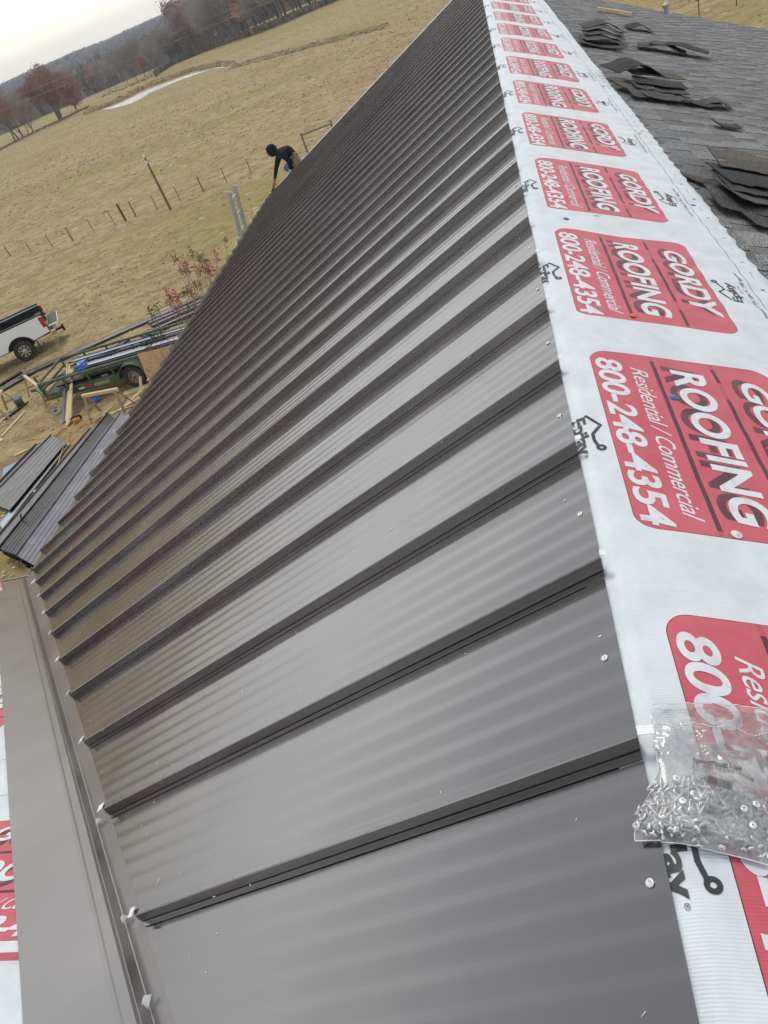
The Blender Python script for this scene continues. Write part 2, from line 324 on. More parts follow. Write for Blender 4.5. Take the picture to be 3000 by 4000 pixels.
# ---- membrane ---------------------------------------------------------
PER,TOP0=1.035,.937
def zroof_r(x): return -T*x
def zmem(x,y):
    base=-T*(math.sqrt(x*x+.0006)-.0245)-.004
    a=sm(.02,.2,x)
    wv=(.0038*math.sin(2*math.pi*y/.143+1.5*nz3(y*1.3,3)+3*x)*(.35+.65*sm(.3,.75,x))+.0045*nz3(x*5,y*6)+.006*nz3(x*2.2+y*.8,y*1.9,5)+.004*abs(nz3(x*3-y*2.5,y*1.1,9)))*a
    return base+.011*sm(.02,.1,x)+wv+.001*nz3(y*14,x*9)*(1-a)
MX1=.777
def medge(y): return MX1+.006*math.sin(2*math.pi*y/.143+nz3(y*.8,1)*2)+.010*nz3(y*1.5,9)
def printmat(name,redge):
    M_=bpy.data.materials.new(name); M_.use_nodes=True; t=M_.node_tree; b=t.nodes['Principled BSDF']; L_=t.links.new
    def nd(tp,**k):
        n=t.nodes.new(tp)
        for a,v in k.items(): setattr(n,a,v)
        return n
    def mth(op,a,b_=0.,c_=0.):
        n=nd('ShaderNodeMath',operation=op)
        for i,s in enumerate((a,b_,c_)):
            if isinstance(s,(int,float)): n.inputs[i].default_value=s
            else: L_(s,n.inputs[i])
        return n.outputs[0]
    uv=nd('ShaderNodeUVMap'); sp=nd('ShaderNodeSeparateXYZ'); L_(uv.outputs[0],sp.inputs[0]); A,B=sp.outputs[0],sp.outputs[1]
    am=mth('FLOORED_MODULO',A,PER)
    dx=mth('ABSOLUTE',mth('SUBTRACT',am,.3975)); dy=mth('ABSOLUTE',mth('SUBTRACT',B,.301))
    rad=.05
    qx=mth('MAXIMUM',mth('SUBTRACT',dx,.3975-rad),0.); qy=mth('MAXIMUM',mth('SUBTRACT',dy,.245-rad),0.)
    d=mth('SUBTRACT',mth('SQRT',mth('ADD',mth('MULTIPLY',qx,qx),mth('MULTIPLY',qy,qy))),rad)
    red=mth('LESS_THAN',d,0.); edge=mth('LESS_THAN',mth('ABSOLUTE',mth('ADD',d,.0008)),.0009)
    def band(b0,b1,a0,a1):
        r=mth('MULTIPLY',mth('GREATER_THAN',B,b0),mth('LESS_THAN',B,b1))
        return mth('MULTIPLY',r,mth('MULTIPLY',mth('GREATER_THAN',am,a0),mth('LESS_THAN',am,a1)))
    dark=band(.2205,.2315,.03,.775)
    for s in ((.385,.396,.03,.115),(.385,.396,.20,.60),(.385,.396,.66,.78)): dark=mth('MAXIMUM',dark,band(*s))
    dk2=mth('MAXIMUM',band(.2205,.2315,0,.795),band(.385,.396,0,.795))
    lines=band(.694,.6965,-1,9)
    tc=nd('ShaderNodeTexCoord')
    n=nd('ShaderNodeTexNoise'); n.inputs['Scale'].default_value=9; n.inputs['Detail'].default_value=7; n.inputs['Roughness'].default_value=.65; L_(tc.outputs['Object'],n.inputs[0])
    nf=nd('ShaderNodeTexNoise'); nf.inputs['Scale'].default_value=55; nf.inputs['Detail'].default_value=4; nf.inputs['Roughness'].default_value=.7; L_(tc.outputs['Object'],nf.inputs[0])
    def rmp(i,p0,c0,p1,c1_):
        r=nd('ShaderNodeValToRGB'); L_(i,r.inputs[0]); e=r.color_ramp.elements; e[0].position=p0; e[0].color=(*c0,1); e[1].position=p1; e[1].color=(*c1_,1); return r.outputs[0]
    def mix(f,a,b_):
        m_=nd('ShaderNodeMix',data_type='RGBA')
        if isinstance(f,float): m_.inputs[0].default_value=f
        else: L_(f,m_.inputs[0])
        for i,s in ((6,a),(7,b_)):
            if isinstance(s,tuple): m_.inputs[i].default_value=(*s,1)
            else: L_(s,m_.inputs[i])
        return m_.outputs[2]
    white=rmp(n.outputs[0],.35,(.68,.73,.76),.62,(.79,.84,.87))
    redc=rmp(n.outputs[0],.3,(.60,.095,.13),.7,(.68,.15,.19))
    scuff=rmp(nf.outputs[0],.70,(0,0,0),.76,(1,1,1))
    redc=mix(mth('MULTIPLY',scuff,.55),redc,(.72,.45,.47))
    c=mix(red,white,redc)
    c=mix(mth('MULTIPLY',mth('MULTIPLY',dk2,red),.25),c,(.25,.03,.05))
    c=mix(mth('MULTIPLY',dark,red),c,(.115,.035,.05)); c=mix(edge,c,(.22,.03,.05)); c=mix(lines,c,(.05,.055,.06))
    spk=rmp(nf.outputs[0],.23,(1,1,1),.27,(0,0,0)); c=mix(mth('MULTIPLY',spk,.5),c,(.35,.33,.30))
    L_(c,b.inputs['Base Color']); b.inputs['Roughness'].default_value=.42; b.inputs['IOR'].default_value=1.4
    wv=nd('ShaderNodeTexWave',wave_type='BANDS',bands_direction='X'); wv.inputs['Scale'].default_value=65; wv.inputs['Distortion'].default_value=1.2; wv.inputs['Detail'].default_value=2; L_(uv.outputs[0],wv.inputs[0])
    bp=nd('ShaderNodeBump'); bp.inputs['Strength'].default_value=.35; bp.inputs['Distance'].default_value=.0012
    hh=mth('ADD',wv.outputs[0],mth('MULTIPLY',n.outputs[0],3.)); L_(hh,bp.inputs['Height']); L_(bp.outputs[0],b.inputs['Normal'])
    return M_
MEM=printmat('printed_membrane',True)
def sheet(name,uvf,rows,thick=True):
    mb=MB(); mb.grid(rows,0); o=mb.build(name,MEM,None,True)
    uvl=o.data.uv_layers.new(name='UVMap')
    for l in o.data.loops:
        v=o.data.vertices[l.vertex_index].co; uvl.data[l.index].uv=uvf(v)
    return hp(o)
rows=[]; ys=[]; y=-.6
while y<16: ys.append(y); y+=.02 if y<9 else .035
for y in ys:
    me_=medge(y); r=[]
    for j in range(34):
        f=j/33; x=-.07+(me_+.07)*f; r.append((x,y,zmem(x,y)+(-.002 if x<-.035 else 0)))
    r.append((me_+.0015,y,zmem(me_,y)-.004)); rows.append(r)
umem=sheet('roof_underlayment',lambda v:(TOP0-v.y+PER*20,v.x),rows)
umem['label']='white printed underlayment lapped over the ridge'
# lettering -------------------------------------------------------------
LW=mat('print_white',(.76,.81,.84),.45,c2=(.66,.62,.63),ns=30,lo=.5,hi=.75); LD=mat('print_maroon',(.115,.035,.05),.45,c2=(.20,.06,.075),ns=40,lo=.45,hi=.8); LB=mat('print_black',(.045,.05,.055),.5,c2=(.12,.12,.12),ns=40,lo=.5,hi=.8)
def text_polys(s,shear=0,off=0,space=1.):
    cu=bpy.data.curves.new('t','FONT'); cu.body=s; cu.size=1; cu.shear=shear; cu.offset=off; cu.space_character=space; cu.resolution_u=6
    o=bpy.data.objects.new('t',cu); col.objects.link(o); bpy.context.view_layer.update()
    me=bpy.data.meshes.new_from_object(o.evaluated_get(bpy.context.evaluated_depsgraph_get())); bpy.data.objects.remove(o); bpy.data.curves.remove(cu)
    vs=[(v.co.x,v.co.y) for v in me.vertices]; fs=[tuple(p.vertices) for p in me.polygons]; bpy.data.meshes.remove(me)
    return vs,fs
def fit(vf,a0,a1,b0,b1,flip=False,tp=None):
    vs,fs=vf; xs=[v[0] for v in vs]; ys=[v[1] for v in vs]; x0,x1,y0,y1=min(xs),max(xs),min(ys),max(ys); o=[]
    for x,y in vs:
        u=(x-x0)/(x1-x0); w_=(y-y0)/(y1-y0)
        if tp: w_=.5+(w_-.5)*(tp[0]+(tp[1]-tp[0])*u)
        o.append((a1-u*(a1-a0),b1-w_*(b1-b0)) if flip else (a0+u*(a1-a0),b0+w_*(b1-b0)))
    return o,fs
def ribbon(pts,wd):
    vs=[];fs=[]
    for i in range(len(pts)-1):
        (ax,ay),(bx,by)=pts[i],pts[i+1]; dx,dy=bx-ax,by-ay; l=math.hypot(dx,dy); nx,ny=-dy/l*wd/2,dx/l*wd/2; ex,ey=dx/l*wd*.3,dy/l*wd*.3
        n=len(vs); vs+=[(ax+nx-ex,ay+ny-ey),(ax-nx-ex,ay-ny-ey),(bx-nx+ex,by-ny+ey),(bx+nx+ex,by+ny+ey)]; fs.append((n,n+1,n+2,n+3))
    return vs,fs
def ring(cx,cy,r0,r1,n=16):
    vs=[(cx+r*math.cos(2*math.pi*i/n),cy+r*math.sin(2*math.pi*i/n)) for i in range(n) for r in (r0,r1)]
    return vs,[(2*i,2*i+1,(2*i+3)%(2*n),(2*i+2)%(2*n)) for i in range(n)]
tG=text_polys('GORDY',.18,.03,1.0); tR=text_polys('ROOFING',.12,.03,1.03); tP=text_polys('800-248-4354',.15,.022,.95); tC=text_polys('Residential / Commercial',.45,.004,.95)
tE=text_polys('Epilay',0,.03,.92); tS=text_polys('Security',.2,.0); tI=text_polys('Intertek CCRR-1094 / AC 188 approved',.15,0); tX=text_polys('x',0,.01); tM=text_polys('- - -',0,.012); tRg=text_polys('\u00ae')
items=[(fit(tR,.055,.735,.244,.334,tp=(1,1)),1,0),(fit(tG,.075,.665,.415,.500,tp=(.8,1.1)),1,0),
 (fit(tR,.070,.745,.266,.356,tp=(1,1)),0,1),(fit(tG,.09,.675,.436,.524,tp=(.8,1.1)),0,1),(fit(tP,.045,.785,.068,.138),0,0),(fit(tC,.088,.752,.160,.202),0,0),
 (fit(tE,.355,.512,-.046,.003),2,0),(fit(tRg,.516,.526,-.018,-.010),2,0),(ribbon([(.352,.006),(.395,.037),(.436,.013),(.462,.013),(.488,.020)],.0085),2,0),(ring(.494,.026,.0045,.0125),2,1),
 (fit(tE,.345,.517,.600,.640,True),2,0),(fit(tS,.36,.44,.645,.655,True),2,0),(ribbon([(.345+.160,.594),(.345+.110,.566),(.345+.072,.592),(.345+.045,.590),(.345+.01,.578)],.0075),2,0),(ring(.350,.573,.004,.011),2,1),
 (fit(tI,.236,.636,.663,.680,True),2,0)]
for i in range(4):
    items.append((fit(tX,.10+i*.2588,.118+i*.2588,.729,.743),2,0)); items.append((fit(tM,.215+i*.2588,.262+i*.2588,.733,.737),2,0))
def lettering(name,mapf,blocks,lift,keep):
    # cut the flat lettering into short strips so that it follows the wrinkled sheet, then map it
    bmm=bmesh.new()
    for (vs,fs),mi,pr in items:
        bv=[bmm.verts.new((x,y,pr*.5)) for x,y in vs]
        for f in fs:
            try: q=bmm.faces.new([bv[i] for i in f]); q.material_index=mi
            except ValueError: pass
    bmesh.ops.triangulate(bmm,faces=bmm.faces[:])
    for i in range(0,75): bmesh.ops.bisect_plane(bmm,geom=bmm.verts[:]+bmm.edges[:]+bmm.faces[:],plane_co=(i*.015-.02,0,0),plane_no=(1,0,0),dist=1e-6)
    for i in range(0,27): bmesh.ops.bisect_plane(bmm,geom=bmm.verts[:]+bmm.edges[:]+bmm.faces[:],plane_co=(0,i*.03-.02,0),plane_no=(0,1,0),dist=1e-6)
    bmesh.ops.triangulate(bmm,faces=bmm.faces[:]); bmm.verts.index_update()
    V=[tuple(v.co) for v in bmm.verts]; Fs=[(tuple(v.index for v in f.verts),f.material_index) for f in bmm.faces]; bmm.free()
    mb=MB()
    for B_ in blocks:
        n=len(mb.v); P=[mapf(B_,a,b_,lift*(1+1.4*pr)) for a,b_,pr in V]; mb.v+=P
        for f,mi in Fs:
            if keep(P[f[0]]): mb.f.append(tuple(n+i for i in f)); mb.m.append(mi)
    # drop unused vertices
    used={}; nv=[]
    nf=[]
    for f in mb.f:
        nf.append(tuple(used.setdefault(i,len(used)) for i in f))
    nv=[None]*len(used)
    for i,j in used.items(): nv[j]=mb.v[i]
    mb.v=nv; mb.f=nf
    return mb.build(name,[LW,LD,LB])
def m1(k,a,b_,l): y=TOP0+PER*k-a; return (b_,y,zmem(b_,y)+l)
o=lettering('printed_lettering',m1,range(0,15),.0007,lambda p:-.034<p[0]<.768 and p[1]>-.5); o.parent=umem
# membrane on the lower roof beyond the valley
def z3(x,y): return -T*(y+VO)-.003+.004*nz3(x*3,y*3)+.002*nz3(x*9,y*8)
rows=[]
ylist=[-.75+.04*i for i in range(int(5.35/.04))]
for y in ylist: rows.append([(-(y+VO)-.25-9*(j/90)**1.3*1.0,y,0) for j in range(91)][::-1])
rows=[[(x,y,z3(x,y)) for x,y,_ in r] for r in rows]
u2=sheet('roof_underlayment',lambda v:(v.x+.35*math.floor((v.y-.588)/.92)+3.4+PER*20,(v.y-.588)%.92 if (v.y-.588)%.92<.9 else .8),rows)
u2['label']='white printed underlayment on the lower roof beyond the valley'
def m2(k,a,b_,l):
    n,q=k; x=a+PER*q-3.4-.35*n; y=.588+b_+.92*n; return (x,y,z3(x,y)+l)
o=lettering('printed_lettering',m2,[(n,q) for n in range(-1,4) for q in range(-6,3)],.0012,lambda p:p[0]<-(p[1]+VO)-.27 and p[0]>-7.5 and p[1]<4.5 and p[1]>-.7); o.parent=u2
# cap nails
CAPC=[mat('cap_blue',(.02,.20,.42),.35),mat('cap_orange',(.75,.16,.05),.35),mat('cap_white',(.8,.8,.78),.35)]
for x,y,ci in ((.248,1.743,0),(.257,1.192,2),(.23,2.25,1),(.712,3.581,0),(.117,3.128,0),(.247,3.227,2),(.30,4.35,0),(.71,4.9,1),(.12,5.4,2),(.70,6.3,0)):
    mb=MB(); mb.lathe([(.0125,0),(.0128,.0012),(.011,.0018),(.005,.0019),(.0045,.0035),(0,.0036)],20,0,Matrix.Rotation(R(SLOPE),3,'Y'),(x,y,zmem(x,y)+.0015))
    o=hp(mb.build('cap_nail',CAPC[ci],None,True)); o['label']=('blue','orange','white')[ci]+' plastic cap nail in the underlayment'
# ---- shingle field ------------------------------------------------------
SH=bpy.data.materials.new('shingle_granules'); SH.use_nodes=True; t=SH.node_tree; b=t.nodes['Principled BSDF']; b.inputs['Roughness'].default_value=.92; b.inputs['Specular IOR Level'].default_value=.25
at_=t.nodes.new('ShaderNodeAttribute'); at_.attribute_name='tint'
tc=t.nodes.new('ShaderNodeTexCoord'); n=t.nodes.new('ShaderNodeTexNoise'); n.inputs['Scale'].default_value=190; n.inputs['Detail'].default_value=3; t.links.new(tc.outputs['Object'],n.inputs[0])
r=t.nodes.new('ShaderNodeValToRGB'); t.links.new(n.outputs[0],r.inputs[0]); r.color_ramp.elements[0].position=.38; r.color_ramp.elements[0].color=(.25,.25,.25,1); r.color_ramp.elements[1].position=.60; r.color_ramp.elements[1].color=(2.3,2.3,2.25,1)
mx=t.nodes.new('ShaderNodeMix'); mx.data_type='RGBA'; mx.blend_type='MULTIPLY'; mx.inputs[0].default_value=1; t.links.new(at_.outputs['Color'],mx.inputs[6]); t.links.new(r.outputs[0],mx.inputs[7]); t.links.new(mx.outputs[2],b.inputs['Base Color'])
bm_=t.nodes.new('ShaderNodeBump'); bm_.inputs['Strength'].default_value=.6; bm_.inputs['Distance'].default_value=.002; t.links.new(n.outputs[0],bm_.inputs['Height']); t.links.new(bm_.outputs[0],b.inputs['Normal'])
def set_tint(o,cols):
    a=o.data.attributes.new('tint','FLOAT_COLOR','CORNER'); i=0
    buf=[]
    for p,c in zip(o.data.polygons,cols):
        buf+= [c[0],c[1],c[2],1]*len(p.vertices)
    a.data.foreach_set('color',buf)
def yfar(x): return 14.55-.44*x
mb=MB(); cols=[]; EXP=.143*math.cos(R(SLOPE)); rsh=random.Random(3); x=.05; course=0
CS,SN=math.cos(R(SLOPE)),math.sin(R(SLOPE))
while x<6.0:
    x1=x+EXP; y=-2.5+rsh.uniform(0,.3); lam=False
    zz=lambda X,h:(-T*X-.010+h)
    while y<15.2:
        wd=rsh.uniform(.08,.19); y1=y+wd; lam=not lam; h=.0055 if lam else .0028
        if rsh.random()<.12: h=.0055
        if y<yfar(x):
            g_=rsh.uniform(.135,.205)*(1.0 if lam else .8); tn=rsh.random(); c=(g_*(1.0 if tn<.3 else .96),g_*(.98 if tn<.3 else .985),g_*(.96 if tn<.3 else 1.01))
            a=(x,y+.002,zz(x,.001)); b0=(x,y1-.002,zz(x,.001)); c2=(x1+.001,y1-.002,zz(x1,h)); d=(x1+.001,y+.002,zz(x1,h))
            mb.face([a,d,c2,b0]); cols.append(c)
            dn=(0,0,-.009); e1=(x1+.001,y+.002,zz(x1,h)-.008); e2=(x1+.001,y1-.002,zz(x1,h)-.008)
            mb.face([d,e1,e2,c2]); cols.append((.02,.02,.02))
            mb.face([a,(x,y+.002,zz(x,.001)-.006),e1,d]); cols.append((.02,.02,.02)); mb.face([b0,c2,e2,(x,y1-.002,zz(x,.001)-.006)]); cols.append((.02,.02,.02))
        y=y1
    x=x1; course+=1
o=hp(mb.build('shingle_field',SH)); set_tint(o,cols)
# roof decks and walls
DK=mat('roof_deck',(.32,.22,.12),.8,c2=(.22,.15,.08),ns=5)
mb=MB()
def slab(pts,th=.10):
    mb.face(pts); mb.face([(p[0],p[1],p[2]-th) for p in pts][::-1])
    for i in range(len(pts)):
        a,b_=pts[i],pts[(i+1)%len(pts)]; mb.face([b_,a,(a[0],a[1],a[2]-th),(b_[0],b_[1],b_[2]-th)])
ztop=-.022
zl=lambda x:T*x+ztop
slab([(0,-9,ztop),(0,16.2,ztop),(-5.06,16.2,zl(-5.06)),(-5.06,4.26,zl(-5.06)),(-.80,0,zl(-.80)),(-.05,-.75,ztop-.02)])
slab([(.0,-9,ztop),(6,-9,zl(-6)),(6,yfar(6)-.02,zl(-6)),(.6,yfar(.6)-.02,zl(-.6)),(0,16.2,ztop)][::1])
z3d=lambda y:-T*(y+VO)-.022
slab([(-.80,-.0,z3d(0)),(-5.04,4.24,z3d(4.24)),(-5.04,4.58,z3d(4.58)),(-9.4,4.58,z3d(4.58)),(-9.4,-.8,z3d(-.8)),(-.02,-.8,z3d(-.8))])
slab([(-.02,-.8,z3d(-.8)),(-9.4,-.8,z3d(-.8)),(-9.4,-6.2,z3d(4.6)),(-5,-6.2,z3d(4.6))])
hp(mb.build('roof_deck',DK))
mb=MB()
def wallbox(x0,x1,y0,y1,zt): mb.box(((x0+x1)/2,(y0+y1)/2,(zt-5.6)/2),(x1-x0,y1-y0,zt+5.6))
wallbox(-4.7,5.6,-8.6,15.2 if False else 12.0,-2.75); wallbox(-4.7,-.2,12.0,15.8,-2.76); wallbox(-9,-4.69,-5.8,4.1,-2.77)
# gable triangle
mb.prism([(-4.7,-2.76),(0,-.3),(0,-2.76)],15.6,15.8)
hp(mb.build('wall',WHT))
mb=MB(); 
mb.beam((-5.10,4.4,T*-5.1-.09),(-5.10,16.2,T*-5.1-.09),.02,.15); mb.beam((-9.4,4.62,z3d(4.62)-.07),(-5.05,4.62,z3d(4.62)-.07),.02,.15)
hp(mb.build('fascia',BRZ))
# strip of bare underlayment past the last panel
mb=MB(); mb.grid([[(x,15.30+.07*j,zL(x)-.006+.004*nz3(x*6,j)) for x in [-.1-.125*i for i in range(40)]][::-1] for j in range(13)]); o=hp(mb.build('edge_underlayment',mat('plain_membrane',(.74,.77,.79),.45,bump=.3,bs=30))); o['label']='white underlayment strip at the far edge of the roof'
mb=MB(); P=Vector((2.54,13.39-.12,-T*2.54-.05)); mb.lathe([(.09,-.04),(.07,.05),(.035,.06),(.035,.12),(.055,.125),(.055,.16),(.02,.19),(0,.19)],16,0,None,P); hp(mb.build('vent_pipe',mat('galv_pipe',(.45,.46,.46),.45,metal=.6)))
# ------------------------------------------------------------------ loose shingles lying on the old roof
NR=Vector((SN,0,CS))
def rz(x): return -T*x+.004
shcol=[(.060,.059,.060),(.048,.048,.051),(.080,.073,.066),(.036,.036,.039)]
def shingle(x,y,rot,L=.42,Wd=.30,lift=.02,curl=.05,arch=0,ci=0,label='',grp=None,seed=0,slit=True):
    # one torn three-layer shingle: thin bent plate with ragged outline
    mb=MB(); rq=random.Random(seed*7+3); nu,nv=14,7; ca,sa=math.cos(R(rot)),math.sin(R(rot)); top=[];bot=[]
    c0=[rq.uniform(-.02,.02) for _ in range(nu+1)]; c9=[rq.uniform(-.015,.015) for _ in range(nu+1)]
    for i in range(nu+1):
        u=(i/nu-.5)*L; rt=[];rb=[]
        for j in range(nv+1):
            f=j/nv; v=(f-.5)*Wd+(c0[i]*(1-f) if j<2 else 0)+(c9[i]*f if j>nv-2 else 0)
            X=x+(v*ca-u*sa)*CS; Y_=y+(u*ca+v*sa)
            h=lift+curl*(2*abs(i/nu-.5))**2*(1 if seed%2 else .4)+arch*math.cos((i/nu-.5)*math.pi)**2+.008*nz3(u*6,v*6,seed)+.5*curl*(f**2)*(seed%3)/2
            P=Vector((X,Y_,rz(X)+.002))+NR*max(h,.003); rt.append(P+NR*.0045); rb.append(P)
        top.append(rt); bot.append(rb)
    mb.grid(top,0); mb.grid(bot,0,flip=True)
    for a,b_ in ((top[0],bot[0]),(bot[-1],top[-1]),([r[-1] for r in top],[r[-1] for r in bot]),([r[0] for r in bot],[r[0] for r in top])): mb.grid([a,b_],0)
    o=mb.build('loose_shingle',SH); c=shcol[ci]; cc=[]
    for k,p in enumerate(o.data.polygons):
        if k<nu*nv:
            j=k%nv; q=1.0 if j<nv-3 else 1.25; cc.append((c[0]*q,c[1]*q,c[2]*q))
        else: cc.append((.022,.022,.023))
    set_tint(o,cc); tag(o,label,'shingle',grp)
    return o
def pile(specs,where,grp):
    order=('lowest','second lowest','third from the bottom','middle','fourth from the top','third from the top','second from the top','topmost')
    n=len(specs)
    for i,sp_ in enumerate(specs):
        nm=('lowest' if i==0 else 'topmost' if i==n-1 else ('second','third','fourth','fifth','sixth','seventh')[i-1]+' from the bottom')
        shingle(*sp_[:3],**sp_[3],label='torn shingle, '+nm+' '+where,grp=grp)
D=dict
pile([(1.10,3.55,100,D(L=.42,Wd=.26,lift=.004,curl=.01,ci=0,seed=1)),(1.02,3.72,96,D(L=.46,Wd=.30,lift=.012,curl=.03,ci=0,seed=2)),(1.10,3.80,104,D(L=.50,Wd=.30,lift=.03,curl=.03,ci=2,seed=3)),
 (1.14,3.90,92,D(L=.56,Wd=.32,lift=.05,curl=.02,ci=1,seed=4)),(1.16,4.02,99,D(L=.60,Wd=.34,lift=.065,curl=.02,ci=3,seed=6)),(1.22,4.25,86,D(L=.62,Wd=.40,lift=.075,curl=.01,ci=2,seed=8))],'of the nearest pile','shingles in the nearest torn pile')
shingle(.86,4.05,40,L=.5,Wd=.07,lift=.003,curl=0,ci=2,seed=5,label='narrow strip of torn shingle between the nearest pile and the underlayment')
pile([(1.02,6.20,95,D(L=.36,Wd=.24,lift=.004,curl=.015,arch=.015,ci=0,seed=11)),(1.10,6.22,100,D(L=.34,Wd=.22,lift=.015,curl=.015,ci=2,seed=12)),(1.10,6.42,92,D(L=.40,Wd=.26,lift=.03,curl=.01,ci=0,seed=13)),(.92,6.42,80,D(L=.30,Wd=.22,lift=.02,curl=.02,ci=2,seed=15)),
 (1.12,6.55,88,D(L=.40,Wd=.26,lift=.05,curl=.005,ci=3,seed=14)),(1.12,6.85,99,D(L=.46,Wd=.34,lift=.07,curl=.0,ci=2,seed=16)),(.96,6.80,110,D(L=.44,Wd=.30,lift=.085,curl=-.03,arch=.05,ci=3,seed=18))],'of the large middle pile','shingles in the large middle pile')
pile([(1.36,6.22,98,D(L=.26,Wd=.2,lift=.004,curl=.02,ci=1,seed=21)),(1.48,6.28,86,D(L=.2,Wd=.18,lift=.004,curl=.01,arch=.03,ci=2,seed=22))],'of the flat pair by the middle pile','flat pieces beside the large pile')
pile([(.98,8.62,88,D(L=.42,Wd=.30,lift=.004,curl=.02,ci=0,seed=31)),(1.02,8.75,98,D(L=.42,Wd=.30,lift=.03,curl=.01,arch=.03,ci=2,seed=32)),(1.04,8.92,92,D(L=.42,Wd=.3,lift=.05,curl=.01,arch=.04,ci=0,seed=33)),(1.06,9.08,84,D(L=.44,Wd=.3,lift=.07,curl=.0,arch=.05,ci=2,seed=34)),(1.08,9.28,96,D(L=.46,Wd=.32,lift=.09,curl=-.02,arch=.05,ci=0,seed=36))],'of the far arched pile','shingles in the far arched pile')
pile([(1.62,8.95,80,D(L=.5,Wd=.32,lift=.004,curl=.01,arch=.05,ci=0,seed=41)),(1.78,8.95,72,D(L=.6,Wd=.30,lift=.04,curl=.0,arch=.03,ci=3,seed=42))],'of the pair lying out on the far slope','pair of shingles out on the slope')
shingle(1.68,10.55,95,L=.32,Wd=.28,lift=.004,curl=.0,arch=.045,ci=3,seed=44,label='single lifted dark shingle beyond the arched pile')
shingle(1.36,5.54,95,L=.18,Wd=.10,lift=.003,curl=.012,ci=1,seed=45,label='small scrap of shingle alone between the two nearest piles')
for i,(x,y,l,a) in enumerate(((1.02,4.33,.055,20),(1.12,4.08,.05,60),(.97,4.10,.03,15),(1.22,4.30,.06,-20))):
    mb=MB(); mb.box((0,0,0),(l,.006,.003)); o=mb.build('wood_splinter',mat('splinter',(.55,.42,.26),.7)); o.location=(x,y,rz(x)+.115); o.rotation_euler=(0,R(SLOPE),R(a)); tag(o,('pale splinter at the far end of the nearest shingle pile','longer splinter in the middle of the nearest shingle pile','shortest splinter near the left edge of the nearest shingle pile','splinter at the right side of the nearest shingle pile')[i],'splinter','splinters on the nearest pile')
PINE=mat('pine_lumber',(.62,.46,.26),.65,c2=(.74,.60,.38),ns=7,stretch=(.6,6,6),bump=.1,bs=30); PINED=mat('weathered_lumber',(.36,.25,.14),.75,c2=(.46,.34,.20),ns=6,stretch=(1,5,5))
def board(name,a,b_,wd,th,label,cat='board',grp=None,m=None,up=(0,0,1)):
    a=Vector(a); b_=Vector(b_); c=(a+b_)/2; mb=MB(); mb.beam(a-c,b_-c,wd,th,0,up); o=mb.build(name,m or PINE,bevel=.004); o.location=c; return tag(o,label,cat,grp)
board('board',(1.43,12.08,rz(1.43)+.025),(1.85,11.99,rz(1.85)+.025),.07,.04,'pale wooden board lying on the shingles near the far edge of the roof',up=(SN,0,CS))
# ------------------------------------------------------------------ bag of screws
BG=[Vector((-.066,.512)),Vector((.108,.470)),Vector((.192,.735)),Vector((.003,.731))]   # bl, br, tr, tl
def bagp(u,v):      # u across, v from the bottom (0) to the mouth (1)
    p=BG[0].lerp(BG[1],u).lerp(BG[3].lerp(BG[2],u),v)
    k=.020*math.sin(math.pi*min(1,max(0,(v-.15)/.6)))
    p.x+=k*(1-u)*1.1-k*u*.2; return p
def bagfloor(x,y): return (zmem(x,y)+.002 if x>-.03 else T*x+.012)+.004
def bagh(u,v):
    e=(min(u,1-u)*2)**.5 if 0<u<1 else 0; f=sm(0,.07,v)
    return (.030*(1-sm(.34,.58,v))+.010*(1-sm(.75,.95,v)))*e*f
mb=MB(); nu,nv=70,84; top=[];bot=[]
for j in range(nv+1):
    v=j/nv; rt=[];rb=[]
    for i in range(nu+1):
        u=i/nu; p=bagp(u,v); z=bagfloor(p.x,p.y)
        e=math.sin(math.pi*u)
        wr=abs(nz3(u*5+2*nz3(u*3,v*3),v*3.2,2))*.020*sm(.3,.6,v)*(1-.5*sm(.85,1,v))+.0035*nz3(u*16,v*14,5)+.003*abs(nz3(u*9,v*22,8))
        edge=.008*nz3(v*7,u*2,1)*(abs(u-.5)*2)**3
        h=bagh(u,v)+(wr if 0<j and 0<i<nu else 0)*(.3+.7*e)
        rt.append((p.x+edge,p.y+.003*nz3(u*9,3)*(v>.97),z+.0015+h)); rb.append((p.x+edge,p.y,z+.0005))
    top.append(rt); bot.append(rb)
def cut(rr): return rr
mb.grid(top,0); mb.grid(bot[:60],0,flip=True)
PL=bpy.data.materials.new('clear_plastic'); PL.use_nodes=True; t=PL.node_tree; t.nodes.clear()
o_=t.nodes.new('ShaderNodeOutputMaterial'); tr=t.nodes.new('ShaderNodeBsdfTransparent'); gl=t.nodes.new('ShaderNodeBsdfGlossy'); df=t.nodes.new('ShaderNodeBsdfDiffuse'); tl=t.nodes.new('ShaderNodeBsdfTranslucent'); fr=t.nodes.new('ShaderNodeFresnel'); m1_=t.nodes.new('ShaderNodeMixShader'); m2_=t.nodes.new('ShaderNodeMixShader')
gl.inputs['Roughness'].default_value=.14; tr.inputs[0].default_value=(.97,.975,.98,1); df.inputs[0].default_value=(.85,.86,.87,1); fr.inputs[0].default_value=1.5
tc=t.nodes.new('ShaderNodeTexCoord'); n=t.nodes.new('ShaderNodeTexNoise'); n.inputs['Scale'].default_value=17; n.inputs['Detail'].default_value=3; n.inputs['Distortion'].default_value=1.2; t.links.new(tc.outputs['Object'],n.inputs[0])
bp=t.nodes.new('ShaderNodeBump'); bp.inputs['Strength'].default_value=.25; bp.inputs['Distance'].default_value=.006; t.links.new(n.outputs[0],bp.inputs['Height']); t.links.new(bp.outputs[0],gl.inputs['Normal']); t.links.new(bp.outputs[0],fr.inputs['Normal'])
